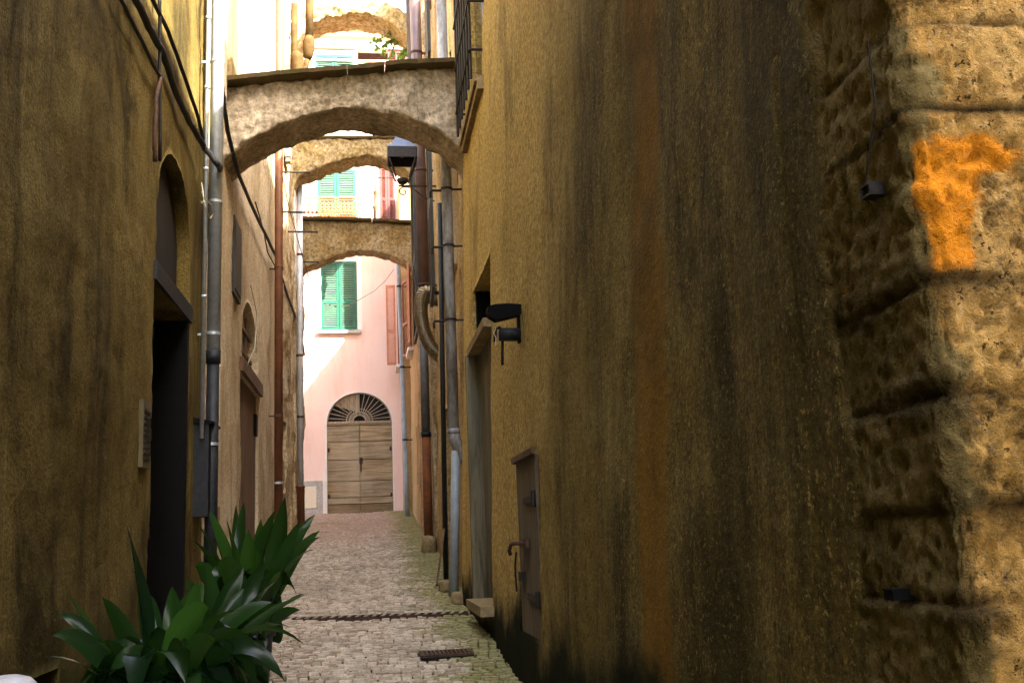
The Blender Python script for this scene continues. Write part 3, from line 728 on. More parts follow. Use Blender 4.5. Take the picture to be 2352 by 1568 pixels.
OX = [(2092,330),(2150,345),(2170,322),(2245,310),(2290,318),(2345,345),(2330,375),(2260,372),(2232,395),(2240,455),(2225,520),(2240,560),(2235,590),(2160,600),(2135,540),(2125,470),(2100,420),(2098,370)]
OPOLY = []
for x, y in OX:
    q = aY(x, y, CYc); OPOLY.append((U0 + (q.x-1.0), q.z))
def inpoly(u, z):
    c = False; n = len(OPOLY)
    for i in range(n):
        (a, b), (d, e) = OPOLY[i], OPOLY[i-1]
        if (b > z) != (e > z) and u < (d-a)*(z-b)/(e-b)+a: c = not c
    return c
def dpoly(u, z):
    best = 9
    n = len(OPOLY)
    for i in range(n):
        a = V(OPOLY[i]).to_2d(); b = V(OPOLY[i-1]).to_2d(); p = V((u, z)).to_2d(); ab = b-a
        t = max(0, min(1, (p-a).dot(ab)/max(1e-9, ab.dot(ab)))); best = min(best, (p-a-ab*t).length)
    return best
def r1orange(u, z):
    if u < U0-.02 or u > U0+.6 or z < .2 or z > 1.0: return 0
    s = dpoly(u, z); s = s if inpoly(u, z) else -s
    return max(0, min(1, .5+s/.075))
def r1grime(u, z):
    "soot and soil caught round the joints, most on the lower courses"
    d = jdist(u, z); q = max(0, min(1, .45+1.3*fbm(V((u*4.5, z*6, 17)), 4)))
    return sstone(u, z)*q*math.exp(-(d/(.045 if z < .48 else .012))**2)
def r1shade(u, z):
    "shade on the lane side of the quoins, put into the stone colour"
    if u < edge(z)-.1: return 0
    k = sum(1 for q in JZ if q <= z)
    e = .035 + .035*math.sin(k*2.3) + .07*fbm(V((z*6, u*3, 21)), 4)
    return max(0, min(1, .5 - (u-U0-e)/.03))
holes5 = [(-10.15, -8.62, -.62, 2.47, .26, 0), (-6.97, -6.16, -.625, .49, .06, 0), (-10.75, -9.25, 4.42, 6.9, .16, 0)]
us = coords([(-11.3, -5, .05), (-5, -2.35, .03), (-2.35, -2.15, .012), (-2.15, U0-.06, .011), (U0-.06, U0+.06, .008), (U0+.06, U0+.72, .009), (U0+.72, U0+6, .5)], cuts(holes5, 0))
zs = coords([(-1.6, -.35, .05), (-.35, 1.02, .0105), (1.02, 2.6, .04), (2.6, 7, .06), (7, 7.4, .2)], cuts(holes5, 2))
def r1back(u, z): return (7.0, -u if u < U0 else CYc, z)
surf(us, zs, r1pos, r1disp, holes5, r1back, {'stone': sstone, 'orange': r1orange, 'joint': r1joint, 'lane_shade': r1shade, 'grime': r1grime}).build('wall', M['r1'], h5, True)
MB().box(1.5, 7, 1.9, 7.15, 7.403, 7.55).build('roof', M['roof'], h5)
MB().box(1.29, 6.9, 7.2, 11.25, 7.402, 9.1).build('upper_block', M['r2'], h5)  # out-of-frame block added on the roof to shade the arch and left wall
# doorway: weathered door under a dark transom
XD = 1.08
mb = MB(); y = 8.62
while y < 10.12:
    mb.box(XD+.06, XD+.12+ru(0, .006), y, min(y+.185, 10.16), -.66, 1.80); y += .19
mb.build('door', M['door_grey'], h5)
mb = MB(); mb.box(1.0, 1.30, 10.06, 10.147, -.62, 1.80); mb.build('door_jamb', M['door_grey'], h5)
mb = MB(); mb.box(1.02, 1.33, 8.63, 10.14, 1.80, 1.88); mb.build('transom', M['sill'], h5)
MB().box(1.30, 1.36, 8.6, 10.2, 1.85, 2.55).build('transom_pane', M['void'], h5)
mb = MB(); mb.box(1.13, 1.30, 10.07, 10.148, 1.882, 2.468); mb.build('reveal_shade', M['black'], h5)  # black lining over the far reveal, standing in for shade in the opening
mb = MB(); mb.box(.90, 1.30, 8.52, 9.75, -.635, -.555)
mb.build('door_step', M['sill'], h5)
# low plank hatch
ht = MB()
for k in range(4): ht.box(1.012+ru(0,.004), 1.07, 6.165+k*.201, 6.165+k*.201+.197, -.62, .485)
hh = ht.build('hatch', M['hatch'], h5)
mb = MB()
for z in (.20, -.40): 
    hb = MB(); hb.box(1.0, 1.013, 6.18, 6.62, z, z+.04); hb.tube([V((1.0, 6.19, z-.03)), V((1.0, 6.19, z+.07))], .014, 8); hb.build('hinge', M['iron'], hh)
mb = MB(); mb.tube([V((1.01, 6.55, -.05)), V((.95, 6.62, -.045)), V((.935, 6.78, -.05)), V((.93, 6.86, -.09)), V((.94, 6.87, -.12))], .013, 8); mb.box(.985, 1.012, 6.48, 6.75, -.075, -.02)
mb.build('handle', M['ironbrown'], hh)
mb = MB(); mb.box(.985, 1.012, 6.72, 6.86, -.29, -.23); mb.tube([V((.975, 6.84, -.1)), V((.965, 6.86, -.2)), V((.975, 6.90, -.36))], .007, 6); mb.build('hasp', M['iron'], hh)
MB().box(.985, 1.02, 6.13, 6.99, .487, .525).build('hatch_lintel', M['plank'], h5)
# window with an iron grille and projecting sill
xw = lambda z: 1.0+.034*(z+.7)
MB().box(1.30, 1.36, 9.2, 10.8, 4.3, 7).build('window_pane', M['glass'], h5)
mb = MB(); a_ = aX(1066, 338, 1.02); b_ = aX(1104, 196, 1.02)
mb.box(1.085, 1.30, 9.15, 10.85, 4.34, 4.40); mb.box(1.11, 1.22, 9.15, 10.85, 4.26, 4.34); mb.build('window_sill', M['sill'], h5)
gr = MB()
for k in range(7):
    y = 9.28+k*.245; gr.tube([V((1.065, y, 4.42)), V((1.085, y, 7.2))], .015, 8)
for k in range(5):
    z = 4.70+k*.52; gr.tube([V((1.055, 9.22, z)), V((1.055, 10.78, z))], .011, 6)
    for y in (9.22, 10.78): gr.tube([V((1.055, y, z)), V((1.25, y, z))], .014, 6)
gr.build('window_grille', M['iron'], h5)

# --- black hood and stub on the near right wall
hd = thing('wall_bracket', (1.0, 6.35, 1.2), 'black iron bracket with a rounded hood on the stained ochre wall above the low hatch', 'bracket')
Yb = 6.8
hd.location.y = Yb; ANCH[hd.name] = hd.location.copy()
mb = MB(); pts = [aY(x, y, Yb) for x, y in ((1195,702),(1165,700),(1135,702),(1120,706),(1117,716),(1122,728),(1138,738),(1160,733),(1195,724))]
n = len(pts); mb.add([p+V((0,-.05,0)) for p in pts]+[p+V((0,.05,0)) for p in pts], [tuple(range(n)), tuple(range(2*n-1, n-1, -1))]+[(i, i+n, (i+1) % n+n, (i+1) % n) for i in range(n)]); mb.build('hood', M['black'], hd)
A = aY(1190, 702, Yb); B = aY(1190, 786, Yb)
MB().box(A.x-.010, 1.06, Yb-.025, Yb+.04, B.z, A.z).build('back_plate', M['black'], hd)
mb = MB(); mb.tube([aY(1195,768,Yb), aY(1146,768,Yb)], .046, 14); mb.tube([aY(1150,752,Yb), aY(1138,755,Yb), aY(1137,785,Yb)], .012, 8); mb.build('pipe_stub', M['castiron'], hd, True)
MB().tube([aY(1154,770,Yb+.05), aY(1154,838,Yb+.05)], .010, 8).build('drop_rod', M['castiron'], hd, True)
mb = MB(); mb.tube([aY(1139,752,Yb-.1), aY(1134,765,Yb-.1), aY(1139,775,Yb-.1), aY(1138,795,Yb-.1)], .004, 5); mb.build('string', M['cream_wire'], hd)
# small black plate and holes on the stone corner
q = aY(2042, 1365, 1.8)
mb = MB(); Pq = aX(2042, 1365, .985); mb.box(.984, 1.03, Pq.y-.018, Pq.y+.018, Pq.z-.010, Pq.z+.008); mb.box(.982, 1.03, Pq.y-.019, Pq.y+.019, Pq.z+.008, Pq.z+.011)
solo(mb, 'wall_plate', M['black'], 'small black metal plate low on the bare stone corner of the right wall', 'plate')
Pq = aX(1985, 440, .985); mb = MB()
for (dy0, dy1, dz0, dz1) in ((-.02,.02,-.012,-.007), (.014,.02,-.007,.010), (-.02,-.014,-.007,.010), (-.02,.02,.010,.015)): mb.box(.986, 1.03, Pq.y+dy0, Pq.y+dy1, Pq.z+dz0, Pq.z+dz1)
mb.box(.992, 1.03, Pq.y-.014, Pq.y+.014, Pq.z-.007, Pq.z+.010)
solo(mb, 'rusty_socket', M['iron'], 'small rusty iron socket box higher up on the bare stone corner of the right wall', 'bracket')
A = aX(1990, 95, .99); mb = MB(); mb.tube([V((.993, A.y, A.z)), V((.992, A.y-.002, (A.z+Pq.z)/2)), V((.99, Pq.y, Pq.z+.02))], .0022, 6)
solo(mb, 'thin_wire', M['iron'], 'thin wire running down the bare stone corner to the rusty socket', 'cable')

# --- second right house
h6 = thing('ochre_house', (1.14, 15, G(15)), 'narrow ochre house with tall dark shutters behind the flue pipe on the right', 'house')
X6 = 1.14
holes = [(12.9, 14.3, 3.9, 6.6, .2, 0), (16.6, 17.6, 3.9, 6.9, .18, 0), (14.0, 15.2, -.6, 1.9, .2, 0), (16.6, 17.6, 7.8, 10.6, .18, 0)]
lane_wall('wall', M['r2'], h6, X6, -1, [(11.31, 17.2, .055)], [(-1.2, 9.5, .065)], [h for h in holes if h[1] < 16], 2.4, .05, 1.0, .016, 7, batter=.012, seed=6)
lane_wall('far_wall', M['rubble'], h6, X6-.02, -1, [(17.205, 21.9, .07)], [(-.8, 12.5, .08)], [], 2.4, .04, 1.0, .012, 7, seed=7)
MB().box(X6+.22, X6+.3, 12.8, 15.3, -.7, 6.7).build('dark_panes', M['void'], h6)
MB().box(X6-.03, X6+.06, 12.4, 13.4, 3.4, 6.0).build('cream_patch', M['cream'], h6)
MB().box(X6+.1, X6+2.4, 11.35, 17.15, 9.503, 9.6).build('roof', M['roof'], h6)
def wshut(y0, y1, z0, z1, X, tilt, mat, parent, name='shutter'):
    "open leaf folded back near the wall"
    mb = MB(); ux = V((math.sin(tilt), math.cos(tilt), 0)); n = V((-math.cos(tilt), math.sin(tilt), 0))
    louvre(mb, V((X, y0, z0)), ux, n, y1-y0, z1-z0, pitch=.085, th=.05, st=.07, ang=.6)
    return mb.build(name, mat, parent)
for (y0, y1, z0, z1, X, t) in ((14.2, 15.5, 3.55, 6.9, .985, .04), (18.4, 19.6, 3.75, 7.3, .965, .0), (14.2, 15.5, 7.2, 10.4, 1.02, .04), (18.4, 19.6, 7.7, 11.2, .97, .0)):
    s_ = wshut(y0, y1, z0, z1, X, t, M['dkgreen'], h6)
    for z in (z0+.2, z1-.3): MB().box(X-.01, 1.2, y1-.03, y1-.005, z, z+.05).build('hinge', M['iron'], s_)

# --- flue with corrugated duct
Yf = 16.6
fl = thing('flue_pipe', aX(1000, 1290, 1.0), 'brown metal flue on the right wall with a corrugated metal duct at its foot', 'flue')
F0 = aY(957, 130, Yf); F1 = aY(974, 655, Yf); XF = (F0.x+F1.x)/2-.03
dirv = (F0-F1)
MB().tube([F1 + dirv*1.6, F1], .098, 20).build('pipe', M['flue'], fl, True)
for y in (122, 398, 655):
    mb = MB(); q = F1 + dirv*((655-y)/525); mb.tube([q-V((0,0,.02)), q+V((0,0,.02))], .108, 20); mb.box(q.x, 1.2, Yf-.015, Yf+.015, q.z-.015, q.z+.015)
    mb.build('collar', M['ironbrown'], fl, True)
dp = [aY(x, y, Yf-.15-.1*i/8) for i, (x, y) in enumerate(((995,700),(998,682),(990,672),(976,672),(969,688),(967,712),(970,742),(977,770),(990,797),(1006,815),(1018,822)))]
fine = []
for i in range(len(dp)-1):
    p0, p1, p2, p3 = dp[max(i-1,0)], dp[i], dp[i+1], dp[min(i+2, len(dp)-1)]
    for k in range(10):
        t = k/10; fine.append(.5*((2*p1)+(p2-p0)*t+(2*p0-5*p1+4*p2-p3)*t*t+(3*p1-p0-3*p2+p3)*t**3))
fine.append(dp[-1])
# resample evenly so that the corrugations are regular
L = [0]
for a, b in zip(fine, fine[1:]): L.append(L[-1]+(b-a).length)
NN = 190; ev = []; j = 0
for i in range(NN+1):
    s = L[-1]*i/NN
    while j < len(L)-2 and L[j+1] < s: j += 1
    t = (s-L[j])/max(1e-6, L[j+1]-L[j]); ev.append(fine[j].lerp(fine[j+1], t))
MB().tube(ev, [.105 + (.011 if (i % 4) in (0, 1) else -.006) for i in range(NN+1)], 18).build('corrugated_duct', M['flexi'], fl, True)

# --- pipe below the duct: grey then rust
rb = thing('drainpipe', aX(1000, 1290, .98), 'drainpipe on the right, grey above and rusty orange below, under the corrugated duct', 'drainpipe')
Yd = 17.6
A = aY(985, 770, Yd); Bq = aY(990, 1000, Yd); Cq = aY(999, 1300, Yd); xq = 1.02
MB().tube([V((xq, Yd, A.z)), V((xq, Yd, Bq.z))], .075, 16).build('upper_pipe', M['castgrey'], rb, True)
MB().tube([V((xq, Yd, Bq.z+.06)), V((xq, Yd, Bq.z-.02))], .088, 16).build('collar', M['castiron'], rb, True)
MB().tube([V((xq, Yd, Bq.z)), V((xq, Yd, G(Yd)-.02))], .075, 16).build('lower_pipe', M['orange_rust'], rb, True)
mb = MB(); mb.tube([V((1.06, 13.6, 4.6)), V((1.0, 13.6, G(13.6)))], .034, 12)
solo(mb, 'standpipe', M['castiron'], 'slim black standpipe between the rusty drainpipe and the peeling grey pipe on the right', 'pipe', smooth=True)

# --- peeling grey pipe with an elbow
Yg = 12.0
gpipe = thing('downpipe', (1.0, Yg, G(Yg)), 'peeling grey downpipe with a kinked elbow on the right, left of the weathered door', 'downpipe')
pt = lambda x, y: aY(x, y, Yg)
A = pt(1024, 370); Bq = pt(1042, 990); Cq = pt(1047, 1030); D_ = pt(1046, 1062); E_ = pt(1043, 1385); E_.z = G(Yg)-.02
up = A + (A-Bq)*.75
MB().tube([up, A, Bq], .066, 18).build('upper_pipe', M['peel'], gpipe, True)
mb = MB(); mb.tube([Bq, pt(1044,1005), pt(1053,1030), pt(1062,1050), pt(1068,1056)], [.066,.07,.066,.06,.06], 16); mb.build('elbow', M['peel'], gpipe, True)
MB().tube([pt(1047,1035), E_], .054, 18).build('lower_pipe', M['blue_pipe'], gpipe, True)
for (y, x) in ((435, 1026), (565, 1030), (735, 1035)):
    mb = MB(); q = pt(x, y); mb.tube([q-V((0,0,.015)), q+V((0,0,.015))], .075, 16); mb.tube([q+V((-.06,.05,0)), q+V((-.19,.05,0)), q+V((-.20,.05,-.02)), q+V((-.20,.05,-.09))], .016, 8); mb.box(q.x, 1.25, Yg-.01, Yg+.01, q.z-.01, q.z+.01)
    mb.build('bracket', M['iron'], gpipe)
MB().tube([Bq+V((0,0,.03)), Bq-V((0,0,.03))], .074, 16).build('joint_collar', M['peel'], gpipe, True)

# --- leaning plank, loose stones
A = V((.98, 12.95, .15)); Bq = V((.84, 12.75, G(12.75)+.01))
A = aY(1020, 1215, 13.2); Bq = aY(1003, 1335, 13.0); Bq.z = lanez(Bq.x, 13)+.01
mb = MB(); mb.beam(A, Bq, .07, .025, V((1,0,0))); solo(mb, 'plank', M['plank'], 'dark plank leaning on the right wall behind the peeling grey downpipe', 'plank')
def stone(c, s, label, sd):
    mb = MB(); vs = []; n1, n2 = 10, 14
    for i in range(n1+1):
        th = math.pi*i/n1
        for j in range(n2):
            ph = 2*math.pi*j/n2; d = V((math.sin(th)*math.cos(ph), math.sin(th)*math.sin(ph), math.cos(th)))
            k = 1/max(abs(d.x), abs(d.y), abs(d.z))**.75
            vs.append(V(c) + V((d.x*s[0], d.y*s[1], d.z*s[2]))*k*(1+.14*fbm(d*1.5+V((sd,0,0)), 3)))
    fs = [(i*n2+j, i*n2+(j+1) % n2, (i+1)*n2+(j+1) % n2, (i+1)*n2+j) for i in range(n1) for j in range(n2)]
    mb.add(vs, fs); return solo(mb, 'stone_block', M['sill'], label, 'stone', smooth=True)
stone((.90, 12.5, G(12.5)+.05), (.07, .16, .07), 'rough grey stone block behind the foot of the peeling grey downpipe', 3)
stone((.97, 11.4, G(11.4)+.04), (.08, .16, .075), 'pale rounded stone block in front of the peeling grey downpipe', 5)
stone((1.0, 17.2, G(17.2)+.1), (.12, .2, .16), 'rough wall-foot stone beside the rusty drainpipe', 8)

# --- low house at the end of the right side and its shuttered window
h7 = thing('peach_house', (1.1, 24, G(24)), 'low peach ochre house on the right beside the pink house, with a red shuttered window', 'house')
lane_wall('wall', M['salmon'], h7, 1.12, -1, [(21.91, 25.5, .07)], [(-.3, 7.4, .08)], [(23.4, 24.3, 4.4, 6.3, .15, 0), (22.6, 23.2, 1.2, 2.5, .15, 0)], 4.5, .02, 1, .008, 7, seed=8)
MB().box(1.26, 1.33, 22.5, 24.4, 1.1, 6.4).build('panes', M['void'], h7)
MB().box(.98, 1.25, 23.25, 24.45, 4.32, 4.40).build('window_sill', M['trim'], h7)
mb = MB(); louvre(mb, (1.06, 24.32, 4.42), V((-.25, .97, 0)), V((-.97, -.25, 0)), .5, 1.9, th=.04); mb.build('shutter', M['redwood'], h7)
mb = MB(); louvre(mb, (1.06, 23.38, 4.42), V((-.12, -.99, 0)), V((-.99, .12, 0)), .5, 1.9, th=.04); mb.build('shutter', M['redshut'], h7)
MB().box(1.2, 5.6, 22, 25.45, 7.403, 7.5).build('roof', M['roof'], h7)
h8 = thing('corner_annex', (.95, 26.2, G(26)), 'narrow ochre annex between low peach house and pink house, with an open salmon shutter', 'house')
lane_wall('wall', M['salmon'], h8, .93, -1, [(25.51, 26.93, .07)], [(.2, 9.3, .09)], [(25.9, 26.7, 4.45, 6.6, .15, 0)], 4.5, .015, 1, .006, 7, seed=9)
MB().box(1.07, 1.14, 25.8, 26.8, 4.4, 6.7).build('window_pane', M['void'], h8)
MB().box(.78, 1.05, 25.8, 26.8, 4.36, 4.44).build('window_sill', M['trim'], h8)
A = aY(888, 655, 25.85); Bq = aY(909, 838, 25.85)
sh = MB(); louvre(sh, (Bq.x+.02, 25.85, Bq.z), V((-1,0,0)), V((0,-1,0)), .24, A.z-Bq.z, st=.05); sh.build('shutter', M['redshut'], h8)
sh = MB(); louvre(sh, (.86, 25.9, Bq.z), V((.0,1,0)), V((-1,0,0)), .4, A.z-Bq.z, st=.05); sh.build('shutter', M['redwood'], h8)
MB().box(1.0, 5.4, 25.55, 26.9, 9.303, 9.4).build('roof', M['roof'], h8)
Yp = 25.0
bp = thing('downpipe', (.98, Yp, G(Yp)), 'blue-grey downpipe at the far right beside the open salmon shutter', 'downpipe')
A = aY(915, 615, Yp); Bq = aY(933, 1085, Yp); xa = (A.x+Bq.x)/2+.03
MB().tube([V((A.x, Yp, A.z+.3)), A, Bq, V((Bq.x, Yp, G(Yp)))], .058, 14).build('pipe', M['blue_pipe'], bp, True)
for t in (.1, .5, .85):
    mb = MB(); q = A.lerp(Bq, t); mb.tube([q, q+V((0,0,.05))], .066, 14); mb.box(q.x, 1.15, Yp-.01, Yp+.01, q.z+.01, q.z+.04)
    mb.build('bracket', M['castiron'], bp)

# ================================================================ PINK HOUSE AT THE END
YF = 27.0
h9 = thing('pink_house', (0, YF, G(YF)), 'tall pink house closing the lane, with an arched wooden gate and green shutters', 'house')
f_ = lambda x, y, Y=YF: aY(x, y, Y)
gx0, gx1 = f_(752,1177).x, f_(904,1175).x; gzs = (f_(752,972).z+f_(900,968).z)/2; gzt = f_(827,901).z; gz0 = .74
def win(x0, y0, x1, y1): a = f_(x0, y0); b = f_(x1, y1); return [a.x, b.x, b.z, a.z]
W1 = win(737,601,821,757); W2 = win(729,388,818,520); W3 = win(725,125,812,250)
holes = [(gx0, gx1, .3, gzt, .12, gzt-gzs)] + [(w_[0], w_[1], w_[2], w_[3], .1, 0) for w_ in (W1, W2, W3)]
us = coords([(-5, -1.7, .4), (-1.7, 1.2, .055), (1.2, 6, .5)], cuts(holes, 0)); zs = coords([(0, 3.2, .1), (3.2, 4.1, .04), (4.1, 13.3, .12)], cuts(holes, 2))
surf(us, zs, lambda u, z: (V((u, YF, z)), V((0,-1,0))), lambda u, z: .004*fbm(V((u, z, 3))), holes, lambda u, z: (u, YF+7, z)).build('wall', M['pink'], h9, True)
# gate: two leaves of horizontal boards with a cross rail
for s in (0, 1):
    xa, xb = (gx0, (gx0+gx1)/2-.006) if s == 0 else ((gx0+gx1)/2+.006, gx1)
    mb = MB(); z = gz0; hs = [.26, .17, .42, .55, .48, .42, .3]
    for i, hgt in enumerate(hs):
        z1 = min(z+hgt-.018, gzs); 
        if z1 <= z: break
        mb.box(xa, xb, YF+.06-(.03 if i == 1 else ru(0, .012)), YF+.12, z, z1, (i+s) % 2 if i else 2); z += hgt
    g_ = mb.build('gate_leaf', [M['gate'], M['gate2'], M['gate3']], h9)
    if s == 0:
        q = f_(828, 1060); lk = MB(); lk.box(q.x-.03, q.x+.06, YF+.02, YF+.055, q.z-.06, q.z+.12); lk.tube([V((q.x+.015, YF+.015, q.z-.06)), V((q.x+.015, YF+.01, q.z-.25))], .018, 8); lk.build('padlock', M['ironbrown'], g_)
    xh = gx0+.02 if s == 0 else gx1-.07
    for z in (1.15, 2.35): MB().box(xh, xh+.05, YF+.03, YF+.055, z, z+.10).build('hinge', M['iron'], g_)
cx_ = (gx0+gx1)/2; rw = (gx1-gx0)/2; rz = gzt-gzs
fanp = MB().box(gx0-.05, gx1+.05, YF+.11, YF+.16, gzs, gzt+.05).build('fanlight_pane', M['void'], h9)
mb = MB(); n = 24   # weathered board behind part of the fanlight
pts = [V((cx_, YF+.095, gzs+.28))] + [V((cx_+math.cos(a)*rw*.97, YF+.095, gzs+math.sin(a)*rz*.97)) for a in [math.pi*.5+.02+i*.9/8 for i in range(9)]]
mb.add([p for p in pts]+[p+V((0,.01,0)) for p in pts], [tuple(range(9, -1, -1)), tuple(range(10, 20))] + [(i, (i+1) % 10, (i+1) % 10+10, i+10) for i in range(10)]); mb.build('fanlight_board', M['board'], h9)
fan = MB()
for i in range(19):
    a = math.pi*i/18; d = V((math.cos(a), 0, math.sin(a)))
    fan.tube([V((cx_+d.x*.26, YF+.06, gzs+.05+d.z*.24)), V((cx_+d.x*rw*.985, YF+.06, gzs+d.z*rz*.985))], .0105, 6)
    fan.tube([V((cx_+d.x*.16, YF+.06, gzs+.05+d.z*.15)), V((cx_+d.x*.26, YF+.06, gzs+.05+d.z*.24))], .012, 6)
for (ra, rzz, r_) in ((.16, .15, .014), (.26, .24, .014), (.34, .32, .010)):
    fan.tube([V((cx_+math.cos(math.pi*i/24)*ra, YF+.058, gzs+.05+math.sin(math.pi*i/24)*rzz)) for i in range(25)], r_, 6)
fan.tube([V((cx_+math.cos(math.pi*i/40)*rw*.985, YF+.05, gzs+math.sin(math.pi*i/40)*rz*.985)) for i in range(41)], .02, 8)
fan.box(gx0, gx1, YF+.03, YF+.1, gzs-.01, gzs+.045)
fan.build('fanlight_grille', M['board'], h9)
mb = MB(); N_ = 30
outer = [(cx_+math.cos(math.pi*i/N_)*(rw+.035), gzs+math.sin(math.pi*i/N_)*(rz+.035)) for i in range(N_+1)]; inner_ = [(cx_+math.cos(math.pi*i/N_)*rw, gzs+math.sin(math.pi*i/N_)*rz) for i in range(N_+1)]
outer = [(gx1+.035, .6)]+outer+[(gx0-.035, .6)]; inner_ = [(gx1, .6)]+inner_+[(gx0, .6)]
n = len(outer); vs = [V((x, YF-.012, z)) for x, z in outer]+[V((x, YF-.012, z)) for x, z in inner_]+[V((x, YF+.03, z)) for x, z in outer]+[V((x, YF+.03, z)) for x, z in inner_]
fs = []
for i in range(n-1): fs += [(i, i+1, n+i+1, n+i), (2*n+i, i, i+1, 2*n+i+1)[::1], (n+i, n+i+1, 3*n+i+1, 3*n+i)]
mb.add(vs, fs); mb.build('gate_surround', M['trim'], h9)
# shutters
def pair(w_, gap=.012, rails=(0, .40, 1.0), bottom=None):
    x0, x1, z0, z1 = w_; wn = MB(); wn.box(x0-.02, x1+.02, YF+.08, YF+.12, z0-.02, z1+.02); wo = wn.build('window', M['glass'], h9)
    for s in (0, 1):
        mb = MB(); hw = (x1-x0)/2-gap
        louvre(mb, (x0+.004 if s == 0 else (x0+x1)/2+gap/2, YF+.0, z0+.01), V((1,0,0)), V((0,-1,0)), hw, z1-z0-.02, rails=rails, st=.06, pitch=.05, slat=1)
        so = mb.build('shutter', [M['green'], M['litgreen']], wo)
    t = .13
    mb = MB(); mb.box(x0-t, x0-.004, YF-.012, YF+.02, z0-.02, z1+t); mb.box(x1+.004, x1+t, YF-.012, YF+.02, z0-.02, z1+t); mb.box(x0-.003, x1+.003, YF-.012, YF+.02, z1+.004, z1+t)
    mb.build('surround', M['trim'], h9)
    return wo
pair(W1); pair(W2, rails=(0, .5, 1)); pair(W3, rails=(0, .34, 1))
MB().box(W1[0]-.10, W1[1]+.10, YF-.10, YF+.06, W1[2]-.10, W1[2]-.015).build('window_sill', M['greystone'], h9)
MB().box(W3[0]-.10, W3[1]+.10, YF-.10, YF+.06, W3[2]-.10, W3[2]-.015).build('window_sill', M['greystone'], h9)
# cornice bands and eave
zc = f_(769, 66).z
mb = MB(); mb.box(-5, 6, YF-.10, YF+.2, zc-.62, zc-.50); mb.box(-5, 6, YF-.06, YF+.2, zc-.50, zc-.30); mb.box(-5, 6, YF-.22, YF+.2, zc-.30, zc-.16); mb.box(-5, 6, YF-.34, YF+.2, zc-.16, zc-.02)
mb.box(-5, 6, YF-.05, YF+.1, zc-1.0, zc-.95)
mb.build('cornice', M['cornice'], h9)
mb = MB(); mb.box(-5.1, 6.1, YF-.46, YF+.3, zc-.015, zc+.03)
mb.add([(-5.1, YF-.44, zc+.03), (6.1, YF-.44, zc+.03), (6.1, YF+7, zc+1.4), (-5.1, YF+7, zc+1.4), (-5.1, YF+7, zc), (6.1, YF+7, zc)], [(0,1,2,3), (3,2,5,4), (1,5,2), (0,3,4)]); mb.build('roof', M['roof'], h9)
# balcony with terracotta lattice
A = f_(668, 455, YF-.75); Bq = f_(823, 500, YF-.75); zb0 = Bq.z-.28; bx0, bx1 = -1.75, f_(828, 460, YF-.75).x
bal = MB().box(bx0, bx1, YF-.78, YF-.005, zb0-.14, zb0).build('balcony', M['cornice'], h9)
lt = MB(); zt_ = A.z
n = int((bx1-bx0)/.105)
for i in range(n):
    for k in range(int((zt_-zb0)/.105)):
        x = bx0+.055+i*.105; z = zb0+.06+k*.105
        lt.tube([V((x+.05*math.cos(a), YF-.74, z+.05*math.sin(a))) for a in [2*math.pi*q/8 for q in range(9)]], .014, 4, cap=False)
lt.box(bx0, bx1, YF-.765, YF-.72, zt_, zt_+.035); lt.box(bx0, bx1, YF-.76, YF-.725, zb0+.002, zb0+.02)
lt.build('lattice_railing', M['terracotta'], bal)
# stone plinth with framed panel, meter hatch
A = f_(697, 1105); Bq = f_(741, 1180)
mb = MB(); mb.box(-3, Bq.x, YF-.03, YF+.05, .3, A.z); mb.build('plinth', M['greystone'], h9)
A = f_(703, 1117); Bq = f_(727, 1166); mb = MB(); t = .05
mb.box(A.x-.15, Bq.x, YF-.045, YF-.02, A.z-t, A.z); mb.box(A.x-.15, Bq.x, YF-.045, YF-.02, Bq.z, Bq.z+t); mb.box(Bq.x-t, Bq.x, YF-.0455, YF-.02, Bq.z+t, A.z-t); mb.box(A.x-.2, Bq.x-t, YF-.035, YF-.02, Bq.z+t, A.z-t); mb.build('meter_hatch', M['cornice'], h9)
A = f_(741, 1105); Bq = f_(748, 1180); mb = MB(); mb.box(f_(742,1140).x, gx0-.036, YF-.02, YF+.05, .3, f_(745,1108).z+.3); mb.build('gate_jamb', M['trim'], h9)
# maroon shutters of a second window column, half hidden by the right-hand houses
for (x0, y0, x1, y1) in ((872, 384, 908, 500), (890, 94, 936, 170)):
    a = f_(x0, y0, YF-.03); b = f_(x1, y1, YF-.03); mb = MB(); hw = (b.x-a.x)/2
    louvre(mb, (a.x, YF-.03, b.z-.4), V((1,0,0)), V((0,-1,0)), hw-.005, a.z-b.z+.4, rails=(0, .5, 1)); louvre(mb, (a.x+hw+.005, YF-.04, b.z-.4), V((1,0,0)), V((0,-1,0)), hw-.005, a.z-b.z+.4, rails=(0, .5, 1))
    mb.build('maroon_shutters', M['maroon'], h9)
# wrought iron railing beside the balcony
rl = thing('iron_railing', f_(860, 500, 25.6), 'dark wrought iron railing with a turned finial post beside the lattice balcony', 'railing')
q = lambda x, y: aY(x, y, 25.6)
ol, orr = (830, 842), (854, 846)
mb = MB(); fr = [q(832,407), q(826,500), q(848,500), q(851,408)]
mb.tube([q(832,407), q(824,470), q(820,500)], .014, 6); mb.tube([q(832,407), q(905,409)], .014, 6); mb.tube([q(850,420), q(846,505)], .014, 6)
for k in range(5):
    y = 418+k*17; mb.tube([q(838-k*1.5+6*math.cos(a), y+7*math.sin(a)) for a in [2*math.pi*i/10 for i in range(11)]], .009, 5, cap=False); mb.tube([q(831-k*2, y), q(850-k, y+8)], .007, 5)
mb.build('panel', M['iron'], rl)
mb = MB(); b0 = q(861, 505); b1 = q(864, 410)
prof = [(0, .035), (.25, .05), (.30, .09), (.36, .045), (.6, .045), (.66, .085), (.72, .04), (.9, .025), (1.0, .004)]
